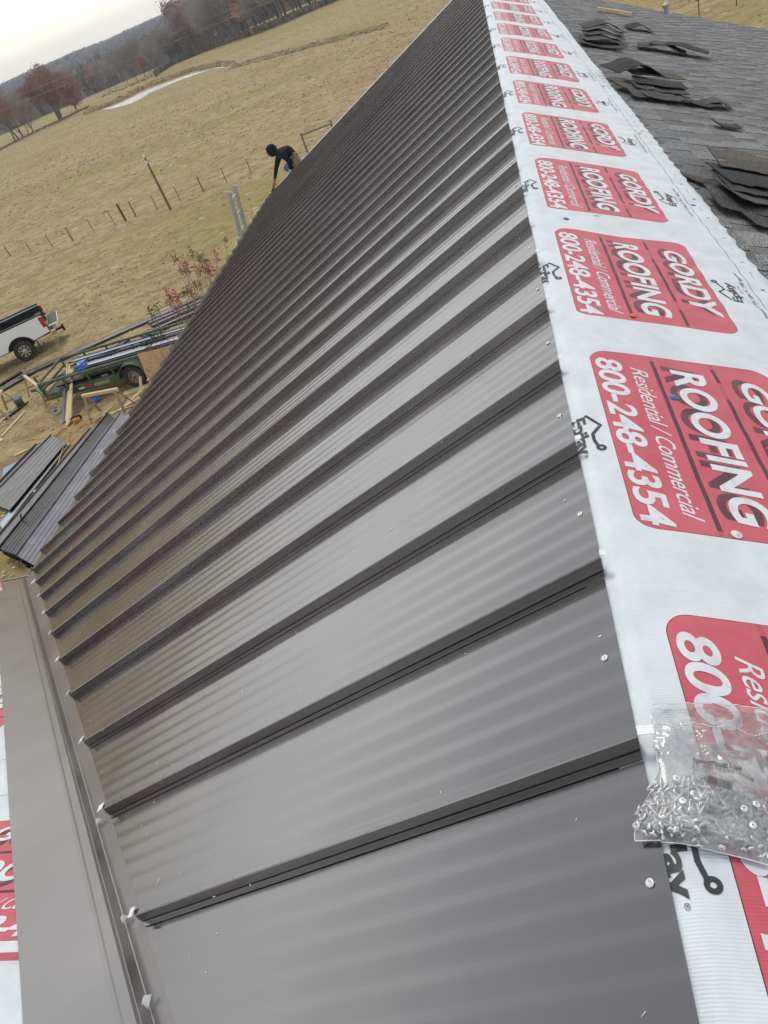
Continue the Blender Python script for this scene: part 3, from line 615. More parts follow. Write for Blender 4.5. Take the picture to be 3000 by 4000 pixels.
rr=t.nodes.new('ShaderNodeValToRGB'); t.links.new(n.outputs[0],rr.inputs[0]); rr.color_ramp.elements[0].position=.42; rr.color_ramp.elements[0].color=(.17,.17,.17,1); rr.color_ramp.elements[1].position=.70; rr.color_ramp.elements[1].color=(.40,.40,.40,1)
t.links.new(rr.outputs[0],m1_.inputs[0]); t.links.new(tr.outputs[0],m1_.inputs[1]); t.links.new(df.outputs[0],m1_.inputs[2])
t.links.new(fr.outputs[0],m2_.inputs[0]); t.links.new(m1_.outputs[0],m2_.inputs[1]); t.links.new(gl.outputs[0],m2_.inputs[2]); t.links.new(m2_.outputs[0],o_.inputs[0])
bag=empty('screw_bag',(.05,.6,bagfloor(.05,.6)),0,'clear plastic bag with printed label half full of silver screws on the underlayment','plastic bag')
def chp(o,par): o.parent=par; o.matrix_parent_inverse=par.matrix_world.inverted() if par.matrix_world!=Matrix.Identity(4) else Matrix.Translation(-par.location); return o
bg_=mb.build('bag_film',PL,None,True); chp(bg_,bag)
# printing on the bag
def bagtext(vf,u0,u1,v0,v1,lean=0):
    bmm=bmesh.new(); P,fs=fit(vf,u0,u1,v0,v1); bv=[bmm.verts.new((x,y,0)) for x,y in P]
    for f in fs:
        try: bmm.faces.new([bv[i] for i in f])
        except ValueError: pass
    bmesh.ops.triangulate(bmm,faces=bmm.faces[:])
    for i in range(1,60): bmesh.ops.bisect_plane(bmm,geom=bmm.verts[:]+bmm.edges[:]+bmm.faces[:],plane_co=(i/60,0,0),plane_no=(1,0,0))
    bmm.verts.index_update(); mb=MB()
    for v in bmm.verts:
        u_,v_=v.co.x,v.co.y-lean*(v.co.x-u0)
        i=min(nu-1,int(u_*nu)); j=min(nv-1,int(v_*nv)); a,b_=u_*nu-i,v_*nv-j
        q=(Vector(top[j][i])*(1-a)+Vector(top[j][i+1])*a)*(1-b_)+(Vector(top[j+1][i])*(1-a)+Vector(top[j+1][i+1])*a)*b_
        mb.v.append((q.x,q.y,q.z+.0022))
    for f in bmm.faces: mb.f.append(tuple(x.index for x in f.verts)); mb.m.append(0)
    bmm.free(); return mb
PB=mat('bag_print',(.06,.06,.07),.6,c2=(.16,.16,.17),ns=90)
al=MB()
def merge(a,b_): n=len(a.v); a.v+=b_.v; a.f+=[tuple(i+n for i in f) for f in b_.f]; a.m+=b_.m
merge(al,bagtext(text_polys('10W100T250BL1-250',0,.03),.33,.75,.475,.520,.02)); merge(al,bagtext(text_polys('10 X 1 WAFER CLIP SCREW T25 5-LOBE',0,.012),.32,.86,.440,.464,.02)); merge(al,bagtext(text_polys('10G-1 WAFER',0,0),.34,.49,.408,.426,.0))
rb_=random.Random(2); u=.43
bars=[]
while u<.69:
    w_=rb_.choice((.003,.003,.0055,.008)); merge(al,bagtext(([(0,0),(1,0),(1,1),(0,1)],[(0,1,2,3)]),u,u+w_,.315,.365)); u+=w_+rb_.choice((.003,.004,.006))
merge(al,bagtext(text_polys('02904',0,0),.52,.61,.29,.305,0))
chp(al.build('label_print',PB),bag)
ed=[Vector(top[j][0]) for j in range(nv+1)]+[Vector(top[nv][i]) for i in range(nu+1)]+[Vector(top[j][nu]) for j in range(nv,-1,-1)]+[Vector(top[0][i]) for i in range(nu,-1,-1)]
mb=MB(); mb.tube([p_+Vector((0,0,.0008)) for p_ in ed],.0009,5,cap=False); mb.tube([Vector(top[int(nv*.80+2*math.sin(i*.3))][i])+Vector((0,0,.001)) for i in range(nu+1)],.0007,4); chp(mb.build('bag_seam',mat('film_edge',(.85,.86,.88),.2,ior=1.5)),bag)
# screws
ZS=mat('screw_steel',(.86,.87,.88),.32,metal=.7)
mb=MB(); pr=[(0,.0259),(.0012,.0255)]
mb.lathe([(0,-.0130),(.0030,-.0130),(.0050,-.0124),(.0060,-.0114),(.0054,-.0106),(.0030,-.0098),(.0023,-.0085)],14)
pp=[(.0023,-.0085),(.0023,-.006)]
z=-.0055
while z<.0100: pp+=[(.0023,z),(.0034,z+.0010),(.0023,z+.0019)]; z+=.0023
pp+=[(.0016,.0105),(.0003,.0135),(0,.0138)]
mb.lathe(pp,8)
mb.lathe([(.0014,-.01305),(.0014,-.0132),(0,-.0132)],6,1)
sc0=mb.build('wafer_screw',[ZS,slot_m],None,True)
rq=random.Random(12); NSC=295
for i in range(NSC):
    o=sc0 if i==0 else sc0.copy()
    if i: col.objects.link(o)
    while True:
        u=rq.uniform(.035,.965); v=rq.uniform(.045,.40)
        if v<.40-.06*abs(math.sin(u*9)) : break
    p=bagp(u,v); H=bagh(u,v); lay=rq.random()
    z=bagfloor(p.x,p.y)+.006+max(0,H-.012)*lay
    o.location=(p.x,p.y,z)
    d=Vector((math.cos(a:=rq.uniform(0,6.283)),math.sin(a),rq.uniform(-.25,.25)-T*math.cos(a)*.8)) if rq.random()<.975 else Vector((rq.uniform(-.5,.5),rq.uniform(-.5,.5),-1))
    o.rotation_euler=d.to_track_quat('Z','Y').to_euler(); o.scale=(1.02,)*3
    tag(o,'silver wafer head screw lying loose inside the clear plastic bag','screw','screws in the plastic bag')
# metal shavings and grit on the panels
mb=MB(); rq=random.Random(21)
for i in range(130):
    if i<90: y=rq.uniform(.2,5.5); x=XR-rq.uniform(.02,3.2)*rq.random(); 
    elif i<160: y=rq.uniform(.3,4.2); x=-(y+VO)+rq.uniform(.06,.55)
    else: y=rq.uniform(.3,4.0); x=XR-rq.uniform(0,2.5)
    if x>XR-.01 or x<-(y+VO)+.05 or x<-5: continue
    yy=(y-Y0)%W
    h=.003 if .03<yy<W-.03 else .047
    z=zL(x)+h; a=rq.uniform(0,6.28); l=rq.uniform(.0012,.0055)*(1 if rq.random()<.9 else 2.); dx,dy=math.cos(a)*l,math.sin(a)*l; w_=rq.uniform(.0004,.0010)
    ax,ay=-math.sin(a)*w_,math.cos(a)*w_; c=.3*l
    mb.grid([[(x-dx-ax,y-dy-ay,z-T*dx-T*ax),(x-ax,y-ay,z+c),(x+dx-ax,y+dy-ay,z+T*dx-T*ax)],[(x-dx+ax,y-dy+ay,z-T*dx+T*ax),(x+ax,y+ay,z+c),(x+dx+ax,y+dy+ay,z+T*dx+T*ax)]],0)
tag(mb.build('metal_shavings',mat('shaving',(.78,.80,.80),.4,metal=.3)),kind='stuff')
# folded scraps of cut metal in the valley
for i,(x,y,s_,a,lb) in enumerate(((-1.42,.675,.028,40,'bright bent scrap of cut metal by the second rib end in the valley'),(-1.205,.455,.036,70,'largest bright folded scrap of cut metal lying in the valley nearest the camera'),(-1.78,1.05,.028,30,'small grey bent scrap of cut metal high in the valley flashing'))):
    mb=MB(); mb.grid([[(-s_*.5,-s_*.25,0),(0,-s_*.3,.010),(s_*.6,-s_*.08,.002)],[(-s_*.4,s_*.2,.004),(0,s_*.25,.014),(s_*.5,s_*.15,.018)]],0)
    o=mb.build('metal_scrap',ZINC if i!=3 else BRZ); so_=o.modifiers.new('thickness','SOLIDIFY'); so_.thickness=.001
    o.location=(x,y,T*x+.008); o.rotation_euler=(0,-R(SLOPE),R(a)); tag(o,lb,'metal scrap')
# ------------------------------------------------------------------ field: tufts, stones, fallen leaves
def view_ok(P,mar=60):
    v=MW.transposed()@(P-CAM)
    if v.z<.1: return False
    x,y=v.x/v.z*F+1500,v.y/v.z*F+2000
    return -mar-200<x<3000+200 and -mar-200<y<2700
def scatter(n,r0,r1,az0,az1,seed,pw=.5):
    q=random.Random(seed); k=0
    while k<n:
        r=r0+(r1-r0)*q.random()**pw; a=R(q.uniform(az0,az1)); x,y=r*math.sin(a),r*math.cos(a)
        k+=1
        yield Vector((x,y,gz(x,y))),q,r
TF=[mat('tuft_straw',(.52,.42,.24),.9),mat('tuft_tan',(.40,.31,.17),.9),mat('tuft_olive',(.27,.235,.105),.9),mat('tuft_dark',(.22,.17,.095),.9)]
mb=MB()
for P,q,r in scatter(30000,11,230,-56,22,5,.8):
    if nz3(P.x*.05,P.y*.16,3)+nz3(P.x*.3,P.y*.5,8)<-.18: continue
    if inpoly(P.x,P.y,POND): continue
    if P.x>-9.5 and P.y<16 and P.x<7: continue
    s_=(.04+.0009*r)*q.uniform(.5,1.4); mi=q.choices((0,1,2,3),(5,5,1.6,.35))[0]
    for _ in range(2):
        a=q.uniform(0,6.28); dx,dy=math.cos(a)*s_,math.sin(a)*s_; lx,ly=q.uniform(-.5,.5)*s_,q.uniform(-.5,.5)*s_
        h=s_*q.uniform(.25,.6)*(1-.7*sm(120,200,r))
        mb.face([(P.x-dx,P.y-dy,P.z-.02),(P.x+dx,P.y+dy,P.z-.02),(P.x+lx+dx*.3,P.y+ly+dy*.3,P.z+h),(P.x+lx-dx*.4,P.y+ly-dy*.4,P.z+h*.8)],mi)
tag(mb.build('grass_tufts',TF),kind='stuff')
STN=mat('field_stone',(.62,.54,.40),.9,c2=(.50,.43,.30),ns=.8)
mb=MB()
def lump(mb,P,sx,sy,sz,q,mi=0,rot=None,n=7):
    a0=q.uniform(0,6.28) if rot is None else rot; rows=[]
    for f,h in ((1,.0),(.85,.55),(.4,.95)):
        rows.append([P+Vector((math.cos(a0)*math.cos(2*math.pi*k/n)*sx*f-math.sin(a0)*math.sin(2*math.pi*k/n)*sy*f,math.sin(a0)*math.cos(2*math.pi*k/n)*sx*f+math.cos(a0)*math.sin(2*math.pi*k/n)*sy*f,h*sz))*1.0+Vector((q.uniform(-.12,.12)*sx,q.uniform(-.12,.12)*sy,q.uniform(-.1,.1)*sz)) for k in range(n)])
    mb.grid(rows,mi,wrap=True); mb.face(rows[-1],mi)
for P,q,r in scatter(1300,30,200,-42,-8,6,.8):
    if nz3(P.x*.035,P.y*.035,1)<.02 and q.random()<.8: continue
    if inpoly(P.x,P.y,POND): continue
    s_=q.uniform(.06,.17)*(1+r/140)
    lump(mb,P+Vector((0,0,-.02)),s_*q.uniform(1,2.2),s_*.6,s_*.35,q,0,R(q.uniform(-10,50)))
for P,q,r in scatter(60,40,90,-4,20,7,1): lump(mb,P,q.uniform(.15,.35),.15,.10,q)
tag(mb.build('pale_stones',STN),kind='stuff')
LF=[mat('dry_leaf',(.46,.33,.17),.8),mat('pale_leaf',(.62,.50,.33),.8)]
mb=MB()
for P,q,r in scatter(4200,11,48,-56,-12,9,.9):
    if nz3(P.x*.2,P.y*.2,4)<-.1: continue
    if P.x>-9.6 and P.y<16: continue
    s_=q.uniform(.03,.075); a=q.uniform(0,6.28); c,s2=math.cos(a)*s_,math.sin(a)*s_
    mb.face([(P.x+c,P.y+s2,P.z+.02),(P.x-s2*.6,P.y+c*.6,P.z+.035),(P.x-c,P.y-s2,P.z+.02),(P.x+s2*.6,P.y-c*.6,P.z+.03)],0 if q.random()<.6 else 1)
tag(mb.build('fallen_leaves',LF),kind='stuff')
# pond bank: clay lumps and dead brush along the far shore
CL=mat('bank_clay',(.42,.29,.15),.95,c2=(.27,.19,.10),ns=.5); RED=mat('shore_grass',(.30,.24,.10),.9); BRS=mat('bank_brush',(.21,.165,.11),.9)
mb=MB(); q=random.Random(31); far=[at(*p_) for p_ in ((340,445),(395,425),(455,402),(500,380),(540,358),(600,333),(660,312),(700,297),(760,276),(800,268),(850,257),(905,255))]
for i in range(len(far)-1):
    a,b_=far[i],far[i+1]
    for k in range(46):
        P=a.lerp(b_,q.random()); n_=Vector((P.x,P.y,0)).normalized(); off=q.uniform(-.5,9)*q.random(); P=P+n_*off; P.z=gz(P.x,P.y)
        lump(mb,P,q.uniform(.5,1.8),q.uniform(.4,.9),q.uniform(.25,.95),q,0 if q.random()<.6 else 1 if q.random()<.5 else 2)
for k in range(520):       # dry ditch running on from the pond towards the upper right
    f=q.random(); P=at(905+(1500-905)*f,262-(262-105)*f+q.uniform(-7,7)*1); lump(mb,P,q.uniform(.3,1.1),q.uniform(.25,.6),q.uniform(.12,.4),q,q.choice((0,2,1)))
tag(mb.build('pond_bank',[CL,RED,BRS]),kind='stuff')
# ------------------------------------------------------------------ trees
BARK=mat('bark_grey',(.20,.165,.135),.9,c2=(.13,.105,.085),ns=2); BARKL=mat('bark_pale',(.34,.29,.24),.9,c2=(.22,.18,.15),ns=2)
FOL={n:[mat(n+'_leaf',c,.85),mat(n+'_leaf_dark',tuple(v*.74 for v in c),.85)] for n,c in dict(rust=(.35,.175,.115),orange=(.70,.34,.13),brown=(.33,.23,.17),twig=(.36,.31,.27),grey=(.42,.38,.34),green=(.055,.075,.035),russet=(.36,.20,.14)).items()}
def tree_meshes(seed,H,spread,kind,nleaf,leafs,trunk_r,depth=4,low=.18,wide=1.,bark=BARK,cone=False):
    q=random.Random(seed); tb=MB(); tips=[]
    def grow(P,d,L,r,lv):
        n=3; pts=[P]; rr=[r]; 
        for i in range(n):
            d=(d+Vector((q.uniform(-.16,.16),q.uniform(-.16,.16),q.uniform(-.06,.10)))).normalized(); P=P+d*L/n; pts.append(P); rr.append(r*(1-.35*(i+1)/n))
            if lv>=2: tips.append((P,lv))
        tb.tube(pts,rr,5 if lv else 7,0,cap=False)
        if lv>=depth: tips.append((P,lv+1)); return
        for k in range(q.choice((2,3)) if lv else q.choice((4,5))):
            a=q.uniform(0,6.28); t_=q.uniform(.35,.85)*(wide if lv<2 else 1)
            nd=(d*.75+Vector((math.cos(a)*t_,math.sin(a)*t_,q.uniform(-.05,.3)))).normalized()
            s_=pts[-1] if q.random()<.6 or lv==0 and k<2 else pts[q.choice((1,2))]
            grow(s_,nd,L*q.uniform(.62,.85),rr[-1]*q.uniform(.6,.8),lv+1)
    if cone:
        tb.tube([(0,0,0),(0,0,H*.5),(0,0,H)],[trunk_r,trunk_r*.6,.02],6,0)
        for i in range(260):
            h=q.uniform(.06,1)**1.0; r_=spread*(1-h)**.8*q.random()**.4; a=q.uniform(0,6.28); tips.append((Vector((math.cos(a)*r_,math.sin(a)*r_,h*H)),3))
    else: grow(Vector((0,0,-.2)),Vector((q.uniform(-.05,.05),q.uniform(-.05,.05),1)),H*low*1.5,trunk_r,0)
    # normalise to height H
    mz=max(t[0].z for t in tips); mr=max(math.hypot(t[0].x,t[0].y) for t in tips); sz=H/mz*.97; sr=spread/mr
    tb.v=[(x*(sr if z>H*low*.8 else (1+(sr-1)*max(0,z)/(H*low*.8+1e-6))),y*(sr if z>H*low*.8 else (1+(sr-1)*max(0,z)/(H*low*.8+1e-6))),z*sz) for x,y,z in tb.v] if not cone else tb.v
    if cone: sz=sr=1
    lb=MB()
    for i in range(nleaf):
        P,lv=q.choice(tips); jit=leafs*3.2
        P=Vector((P.x*sr,P.y*sr,P.z*sz))+Vector((q.gauss(0,jit),q.gauss(0,jit),q.gauss(0,jit*.8)))
        if P.z<H*.08: continue
        if kind in('twig','grey','russet'):
            # thin twig slivers pointing outwards and up
            d=(Vector((P.x,P.y,(P.z-H*.4)*1.1))).normalized()+Vector((q.uniform(-.6,.6),q.uniform(-.6,.6),q.uniform(-.2,.7))); d.normalize(); sd_=d.cross(Vector((q.uniform(-1,1),q.uniform(-1,1),q.uniform(-1,1)))).normalized()*leafs*.13; l=leafs*q.uniform(1.2,3)
            lb.face([P-sd_,P+sd_,P+d*l],0 if q.random()<.6 else 1)
        else:
            a=Vector((q.uniform(-1,1),q.uniform(-1,1),q.uniform(-1,1))).normalized()*leafs*q.uniform(.5,1.1); b_=a.orthogonal().normalized()*leafs*q.uniform(.4,.9)
            lb.face([P-a-b_*.3,P+b_*.7,P+a-b_*.2,P-b_],0 if nz3(P.x*.6,P.y*.6,P.z*.6+seed)>-.05 else 1)
    return tb,lb,bark,FOL[kind if kind in FOL else 'twig']
TM={}
def make_tree(name,key,args,loc,rz,label,cat='tree',group=None,scale=1):
    if key not in TM:
        tb,lb,bk,fl=tree_meshes(*args[0],**args[1]); r=empty(name); a=tb.build('trunk',bk,r); b_=lb.build('crown',fl,r); TM[key]=r
        r0=r
    else:
        r0=TM[key].copy(); col.objects.link(r0); r0.name=name
        for ch in TM[key].children: c=ch.copy(); col.objects.link(c); c.parent=r0
    r0.location=loc; r0.rotation_euler=(0,0,rz); r0.scale=(scale,)*3
    for k_ in ('label','category','group'):
        if k_ in r0: del r0[k_]
    return tag(r0,label,cat,group)
# the big rust-brown oak and its smaller neighbour
P=at(237,466); hh=15.5*(P-CAM).length/ (260) 
make_tree('oak_tree','oak',((11,14.8,12.0,'rust',21000,.27,.7),D(depth=6,low=.13,wide=1.6,bark=BARK)),P,0,'large spreading oak with rust brown leaves standing beyond the pasture edge')
P=at(298,428); make_tree('oak_tree','oak2',((12,8.5,4.6,'rust',3200,.28,.3),D(depth=4,low=.2)),P,1,'small dark red oak just right of the large spreading oak')
for i,(px,py,h,key,lb) in enumerate(((62,553,11,'b1','leafy brown bare-stemmed tree leftmost in the group at the left frame edge'),(75,546,12,'b2','bare branching tree second from left in the left edge group'),(92,538,13.5,'b3','tallest dark bare tree of the left edge group'),(113,528,6,'b2','small bare sapling between the tall bare tree and the last of the left group'),(132,516,10,'b3','bare grey tree standing rightmost of the left edge group'))):
    kind={'b1':'russet','b2':'twig','b3':'twig'}[key]; P=at(px,py)
    make_tree('bare_tree',key,(({'b1':21,'b2':22,'b3':23}[key],12,5.2,kind,{'b1':2600,'b2':1300,'b3':1100}[key],.42,.28),D(depth=4,low=.2)),P,i*1.3,lb,'tree','bare trees at the left edge of the field',h/12)
# wood edge along the upper right of the field
variants=[('w1','twig',.5),('w2','grey',.5),('w3','brown',.42),('w4','twig',.55),('w5','russet',.5),('w6','orange',.45)]
def wood_tree(P,q,k=None,hs=1.,label=None,grp=None):
    i=q.choices(range(6),(5,5,2.2,5,3,.5))[0] if k is None else k; ky,kd,ls=variants[i]
    nm={'twig':'grey brown bare tree','grey':'pale grey bare tree','brown':'brown leafed tree','russet':'reddish bare tree','orange':'orange leafed tree'}[kd]
    make_tree('woodland_tree',ky,((40+i,19,6.6,kd,(3400 if kd in('brown','orange') else 4600),ls*1.15,.32),D(depth=4,low=.26,bark=BARKL if i in (1,3) else BARK)),P,q.uniform(0,6.28),label or nm+' in the wood beyond the far edge of the field','tree',grp or 'trees of the wood beyond the field',hs*q.uniform(.8,1.15))
edge_px=[(610,302),(660,262),(720,236),(790,206),(860,181),(930,155),(1000,132),(1080,102),(1160,68),(1240,34),(1320,0),(1400,-35)]
EP=[at(*p_) for p_ in edge_px]; q=random.Random(77)
cnt=0
for row,off in enumerate((3,9,17,27,40,56)):
    for i in range(len(EP)-1):
        for k in range(2):
            f=(k+q.random())/2; P=EP[i].lerp(EP[i+1],f); n_=Vector((P.x,P.y,0)).normalized(); P=P+n_*(off+q.uniform(-3,4)); P.z=gz(P.x,P.y)
            wood_tree(P,q,hs=(.72 if row==0 else .9)*(.62+.38*sm(0,4,i))); cnt+=1
for px,py,k,hs,lb in ((1045,112,5,1.0,'tallest orange leafed oak at the wood edge near the top of the frame'),(1000,130,5,.75,'lower orange leafed tree left of the tallest orange oak'),(905,150,4,1.05,'reddish brown tree in the wood left of the orange oaks'),(770,200,2,1.05,'brown leafed tree in the wood below the white building'),(590,290,5,.5,'small rusty orange tree beside the shed roof'),(605,268,3,.8,'bare pale trunked tree behind the small rusty tree')):
    P=at(px,py); P=P-Vector((P.x,P.y,0)).normalized()*1; P.z=gz(P.x,P.y); wood_tree(P,q,k,hs,lb,'landmark trees at the wood edge')
# thinner hedgerow trees further left and in the valley fields
for i,(px,py,k,hs) in enumerate(((430,352,0,.9),(455,345,1,.8),(500,330,3,.85),(540,318,0,.95),(568,300,1,.9),(350,372,1,.5),(375,352,3,.8),(410,340,0,.8),(330,300,4,.8),(470,300,0,.8),(515,290,4,.8),(560,262,1,.8),(20,500,0,.5),(50,470,1,.5),(95,440,0,.45),(10,450,3,.5),(160,395,1,.5))):
    P=at(px,py); wood_tree(P,q,k,hs*.72,('bare tree in the hedgerow between the lower fields, '+('by the barn','by the shed','left of the oak','near the pond head')[i%4]) if False else None,'hedgerow trees in the valley')
gi=('in front of the red roofed house','left of the red roofed house','at the left frame edge beyond the oak','half hidden behind the bare hedgerow trees','behind the barn','low in the field hedge','beside the pond head')
for i,(px,py,h,sp_,lb) in enumerate(((245,285,11,4,'dark green cedar tallest of the pair left of the red roofed house'),(285,268,12,4.5,'broad dark green cedar right beside the red roofed house'),(350,348,9,4,'dusty green cedar between the oak and the red roofed house'),(8,415,15,7,'dark evergreen at the left frame edge beyond the oak'),(80,455,6,2.5,'small dark cedar in the hedge left of the oak'),(215,285,8,2.5,'slim dark cedar leftmost of the three by the far field'))):
    P=at(px,py); make_tree('cedar_tree','cedar',((61,10,3.6,'green',2600,.38,.2),D(cone=True)),P,i,lb,'cedar','cedars in the valley',h/10*min(1.3,(P-CAM).length/420))
# brush: dead weeds under the wood edge and along the field margins
mb=MB(); q=random.Random(5)
ml=[at(*p_) for p_ in ((0,590),(60,556),(130,522),(237,472),(300,440),(350,418))]; m2_l=[at(*p_) for p_ in ((400,380),(440,362),(480,350),(540,325),(600,300))]
for line,h0,dens in ((ml,.5,110),(EP,2.0,150),(m2_l,.6,30)):
    for i in range(len(line)-1):
        for k in range(dens):
            P=line[i].lerp(line[i+1],q.random()); n_=Vector((P.x,P.y,0)).normalized(); P=P+n_*q.uniform(-1,6); P.z=gz(P.x,P.y)-.1; h=h0*q.uniform(.3,1)
            for _ in range(4):
                a=q.uniform(0,6.28); d=Vector((math.cos(a),math.sin(a),0))*h*.5; mb.face([P-d*.5,P+d*.5,P+d*q.uniform(.2,1)+Vector((0,0,h)),P-d*q.uniform(.2,1)+Vector((0,0,h*.8))],q.choice((0,0,1,2)))
tag(mb.build('field_margin_brush',[mat('brush_dark',(.25,.20,.15),.9),mat('brush_red',(.25,.16,.11),.9),mat('brush_tan',(.32,.26,.18),.9)]),kind='stuff')
# far woods covering the hills
mb=MB(); q=random.Random(15); n=0
while n<22000:
    r=430+2300*q.random()**1.25; az=q.uniform(-36,-2); a=R(az); x,y=r*math.sin(a),r*math.cos(a)
    cl=nz3(x*.0035,y*.0035,9)+.35*nz3(x*.012,y*.012,2)
    thr=.22-.75*sm(750,1250,r)-.7*sm(-24,-17,az)
    n+=1
    if cl<thr and r<1500: continue
    s_=q.uniform(2.2,4.6)*(1+.5*sm(900,2000,r)); h=q.uniform(7,13); z=gz(x,y); pal=q.choices((0,1,2,3,4),(5,4,2,1.3,.8))[0]
    for _ in range(7):
        d=Vector((q.gauss(0,.55)*s_,q.gauss(0,.55)*s_,h*q.uniform(.35,1))); a_=Vector((q.uniform(-1,1),q.uniform(-1,1),q.uniform(-.3,.6)))*s_*.5; b_=Vector((q.uniform(-.4,.4),q.uniform(-.4,.4),q.uniform(.5,1)))*s_*.55; P=Vector((x,y,z))+d
        mb.face([P-a_-b_,P+a_*.8-b_*.8,P+a_*.7+b_,P-a_*.9+b_*.7],pal)
    mb.face([(x-s_,y,z-1),(x+s_,y,z-1),(x+s_*.6,y+1,z+h*.6),(x-s_*.6,y+1,z+h*.6)],pal)
tag(mb.build('far_woods',[mat('fw_grey',(.26,.225,.20),.95),mat('fw_brown',(.23,.18,.15),.95),mat('fw_rust',(.28,.16,.11),.95),mat('fw_green',(.09,.12,.075),.95),mat('fw_pale',(.34,.30,.26),.95)]),kind='stuff')
# ------------------------------------------------------------------ farm buildings in the valley
def shed(name,P,wd,dp,h,rise,rz,wc,rc,label,door=True):
    e=empty(name,P,rz,label,'building')
    mb=MB(); mb.box((0,0,h/2-.5),(wd,dp,h+1)); mb.prism([(-dp/2,h),(0,h+rise-.05),(dp/2,h)],-wd/2,wd/2) if False else None
    mb.face([(-wd/2,-dp/2,h),(-wd/2,dp/2,h),(-wd/2,0,h+rise)]); mb.face([(wd/2,-dp/2,h),(wd/2,0,h+rise),(wd/2,dp/2,h)]); mb.build('wall',wc,e)
    mb=MB()
    for s_ in (-1,1):
        M=Matrix.Rotation(-s_*math.atan2(rise,dp/2),3,'X'); L=math.hypot(dp/2,rise)+.5; mb.box((0,s_*(dp/4+.1),h+rise/2+.02),(wd+.8,L,.15),0,M)
    mb.build('roof',rc,e)
    mb=MB(); mb.box((wd*.1,-dp/2-.03,h*.4),(wd*.2,.06,h*.8)); mb.build('door',mat('door_dark',(.05,.045,.04),.8),e)
    for xx in (-.32,.36): mb=MB(); mb.box((wd*xx,-dp/2-.03,h*.55),(wd*.1,.06,h*.3)); mb.build('window',mat('door_dark',(.05,.045,.04),.8),e)
    return e
TIN=mat('tin_roof',(.50,.50,.50),.6,c2=(.35,.34,.33),ns=.8); RUS=mat('rusty_roof',(.24,.13,.11),.8); WW=mat('weathered_wall',(.50,.49,.46),.9); DW=mat('dark_wall',(.16,.14,.12),.9)
shed('shed',at(490,250),9,8,4.5,1.5,.5,WW,TIN,'pale grey shed with a light tin roof among the bare trees')
shed('barn',at(272,312),17,9,3.2,2.2,.6,DW,TIN,'long low farmhouse with a grey roof and dark porch behind hedgerow trees')
shed('farmhouse',at(350,258),15,11,4.5,3.2,.5,WW,RUS,'small house with a dull red roof beside dark cedars')
shed('white_building',at(705,132),14,12,11,3,.3,WHT,WHT,'white building half hidden in the wood below the skyline')
shed('cabin',at(478,280),9,5,2.6,1,.5,WHT,DW,'small white walled hut left of the grey shed')
# ------------------------------------------------------------------ fences and poles in the field
TPM=mat('tpost_metal',(.13,.11,.08),.8); TPW=mat('tpost_tip',(.75,.74,.70),.7); WPG=mat('post_grey',(.26,.24,.20),.9,c2=(.18,.16,.13),ns=5); WPB=mat('post_brown',(.15,.10,.065),.9,c2=(.10,.07,.045),ns=5); WIRE=mat('fence_wire',(.30,.28,.25),.6,metal=.5)
k1=lambda x,y:(x/1.106,y/1.106)
def up_len(base,top_px):      # height of an upright whose foot is at base and whose top shows at top_px
    lo,hi=0,12
    for _ in range(40):
        h=(lo+hi)/2; v=MW.transposed()@(base+Vector((0,0,h))-CAM); y=v.y/v.z*F+2000
        if y<top_px[1]: hi=h
        else: lo=h
    return h
fence=empty('wire_fence',at(*k1(495,968)),0,'wire fence of steel and wooden posts crossing the pasture','fence')
FP=[((45,1105),(20,1065),1),((138,1090),(107,1035),0),((230,1070),(195,1005),0),((315,1040),(285,982),1),((408,1005),(373,938),0),((495,968),(462,900),0),((545,955),(503,880),2),((588,935),(557,872),1),((680,905),(648,832),0),((780,867),(747,795),0),((880,828),(850,762),1),((980,788),(947,715),0),((1087,750),(1053,675),0)]
tops=[]
for bpx,tpx,kd in FP:
    P=at(*k1(*bpx)); h=up_len(P,k1(*tpx)); L0=P-fence.location; mb=MB(); w_={0:.035,1:.07,2:.10}[kd]
    ln_=Vector((rnd.uniform(-.03,.03),rnd.uniform(-.03,.03),0))
    if kd==0:
        mb.beam(L0-Vector((0,0,.1)),L0+ln_+Vector((0,0,h*.86)),w_*1.6,w_*.5,0); mb.beam(L0-Vector((0,0,.1)),L0+ln_+Vector((0,0,h*.86)),w_*.4,w_*1.6,0); mb.beam(L0+ln_+Vector((0,0,h*.86)),L0+ln_+Vector((0,0,h)),w_*1.8,w_*1.4,1)
    else: mb.tube([L0-Vector((0,0,.1)),L0+ln_*.5+Vector((0,0,h*.5)),L0+ln_+Vector((0,0,h))],[w_,w_*.95,w_*.9],8,0)
    o=mb.build('post',[TPM if kd==0 else WPG if kd==1 else WPB,TPW],fence); o['label']={0:'steel t-post with a pale tip',1:'weathered grey wooden post',2:'thick dark brown wooden post'}[kd]; tops.append((L0,h))
mb=MB()
for f in (.3,.6,.88):
    for (a,ha),(b_,hb) in zip(tops[:-1],tops[1:]): mb.tube([a+Vector((0,0,1.2*f)),(a+b_)/2+Vector((0,0,1.2*f-.03)),b_+Vector((0,0,1.2*f))],.005,4)
mb.build('wire',WIRE,fence)
P=at(*k1(737,905)); h=up_len(P,k1(628,672)); e=empty('utility_pole',P,0,'tall slim wooden pole with white insulators standing behind the wire fence','pole')
mb=MB(); mb.tube([(0,0,-.2),(0,0,h*.5),(0,0,h)],[.11,.09,.075],10); mb.build('pole',mat('pole_wood',(.22,.15,.10),.85,c2=(.15,.11,.08),ns=3),e)
mb=MB(); mb.lathe([(0,0),(.09,0),(.09,.12),(.05,.18),(0,.19)],10,0,None,(0,-.08,h-.12)); mb.box((0,-.1,h-.45),(.14,.1,.22)); mb.build('insulator',TPW,e)
k9=lambda x,y:(900+x/3.318,400+y/3.318)
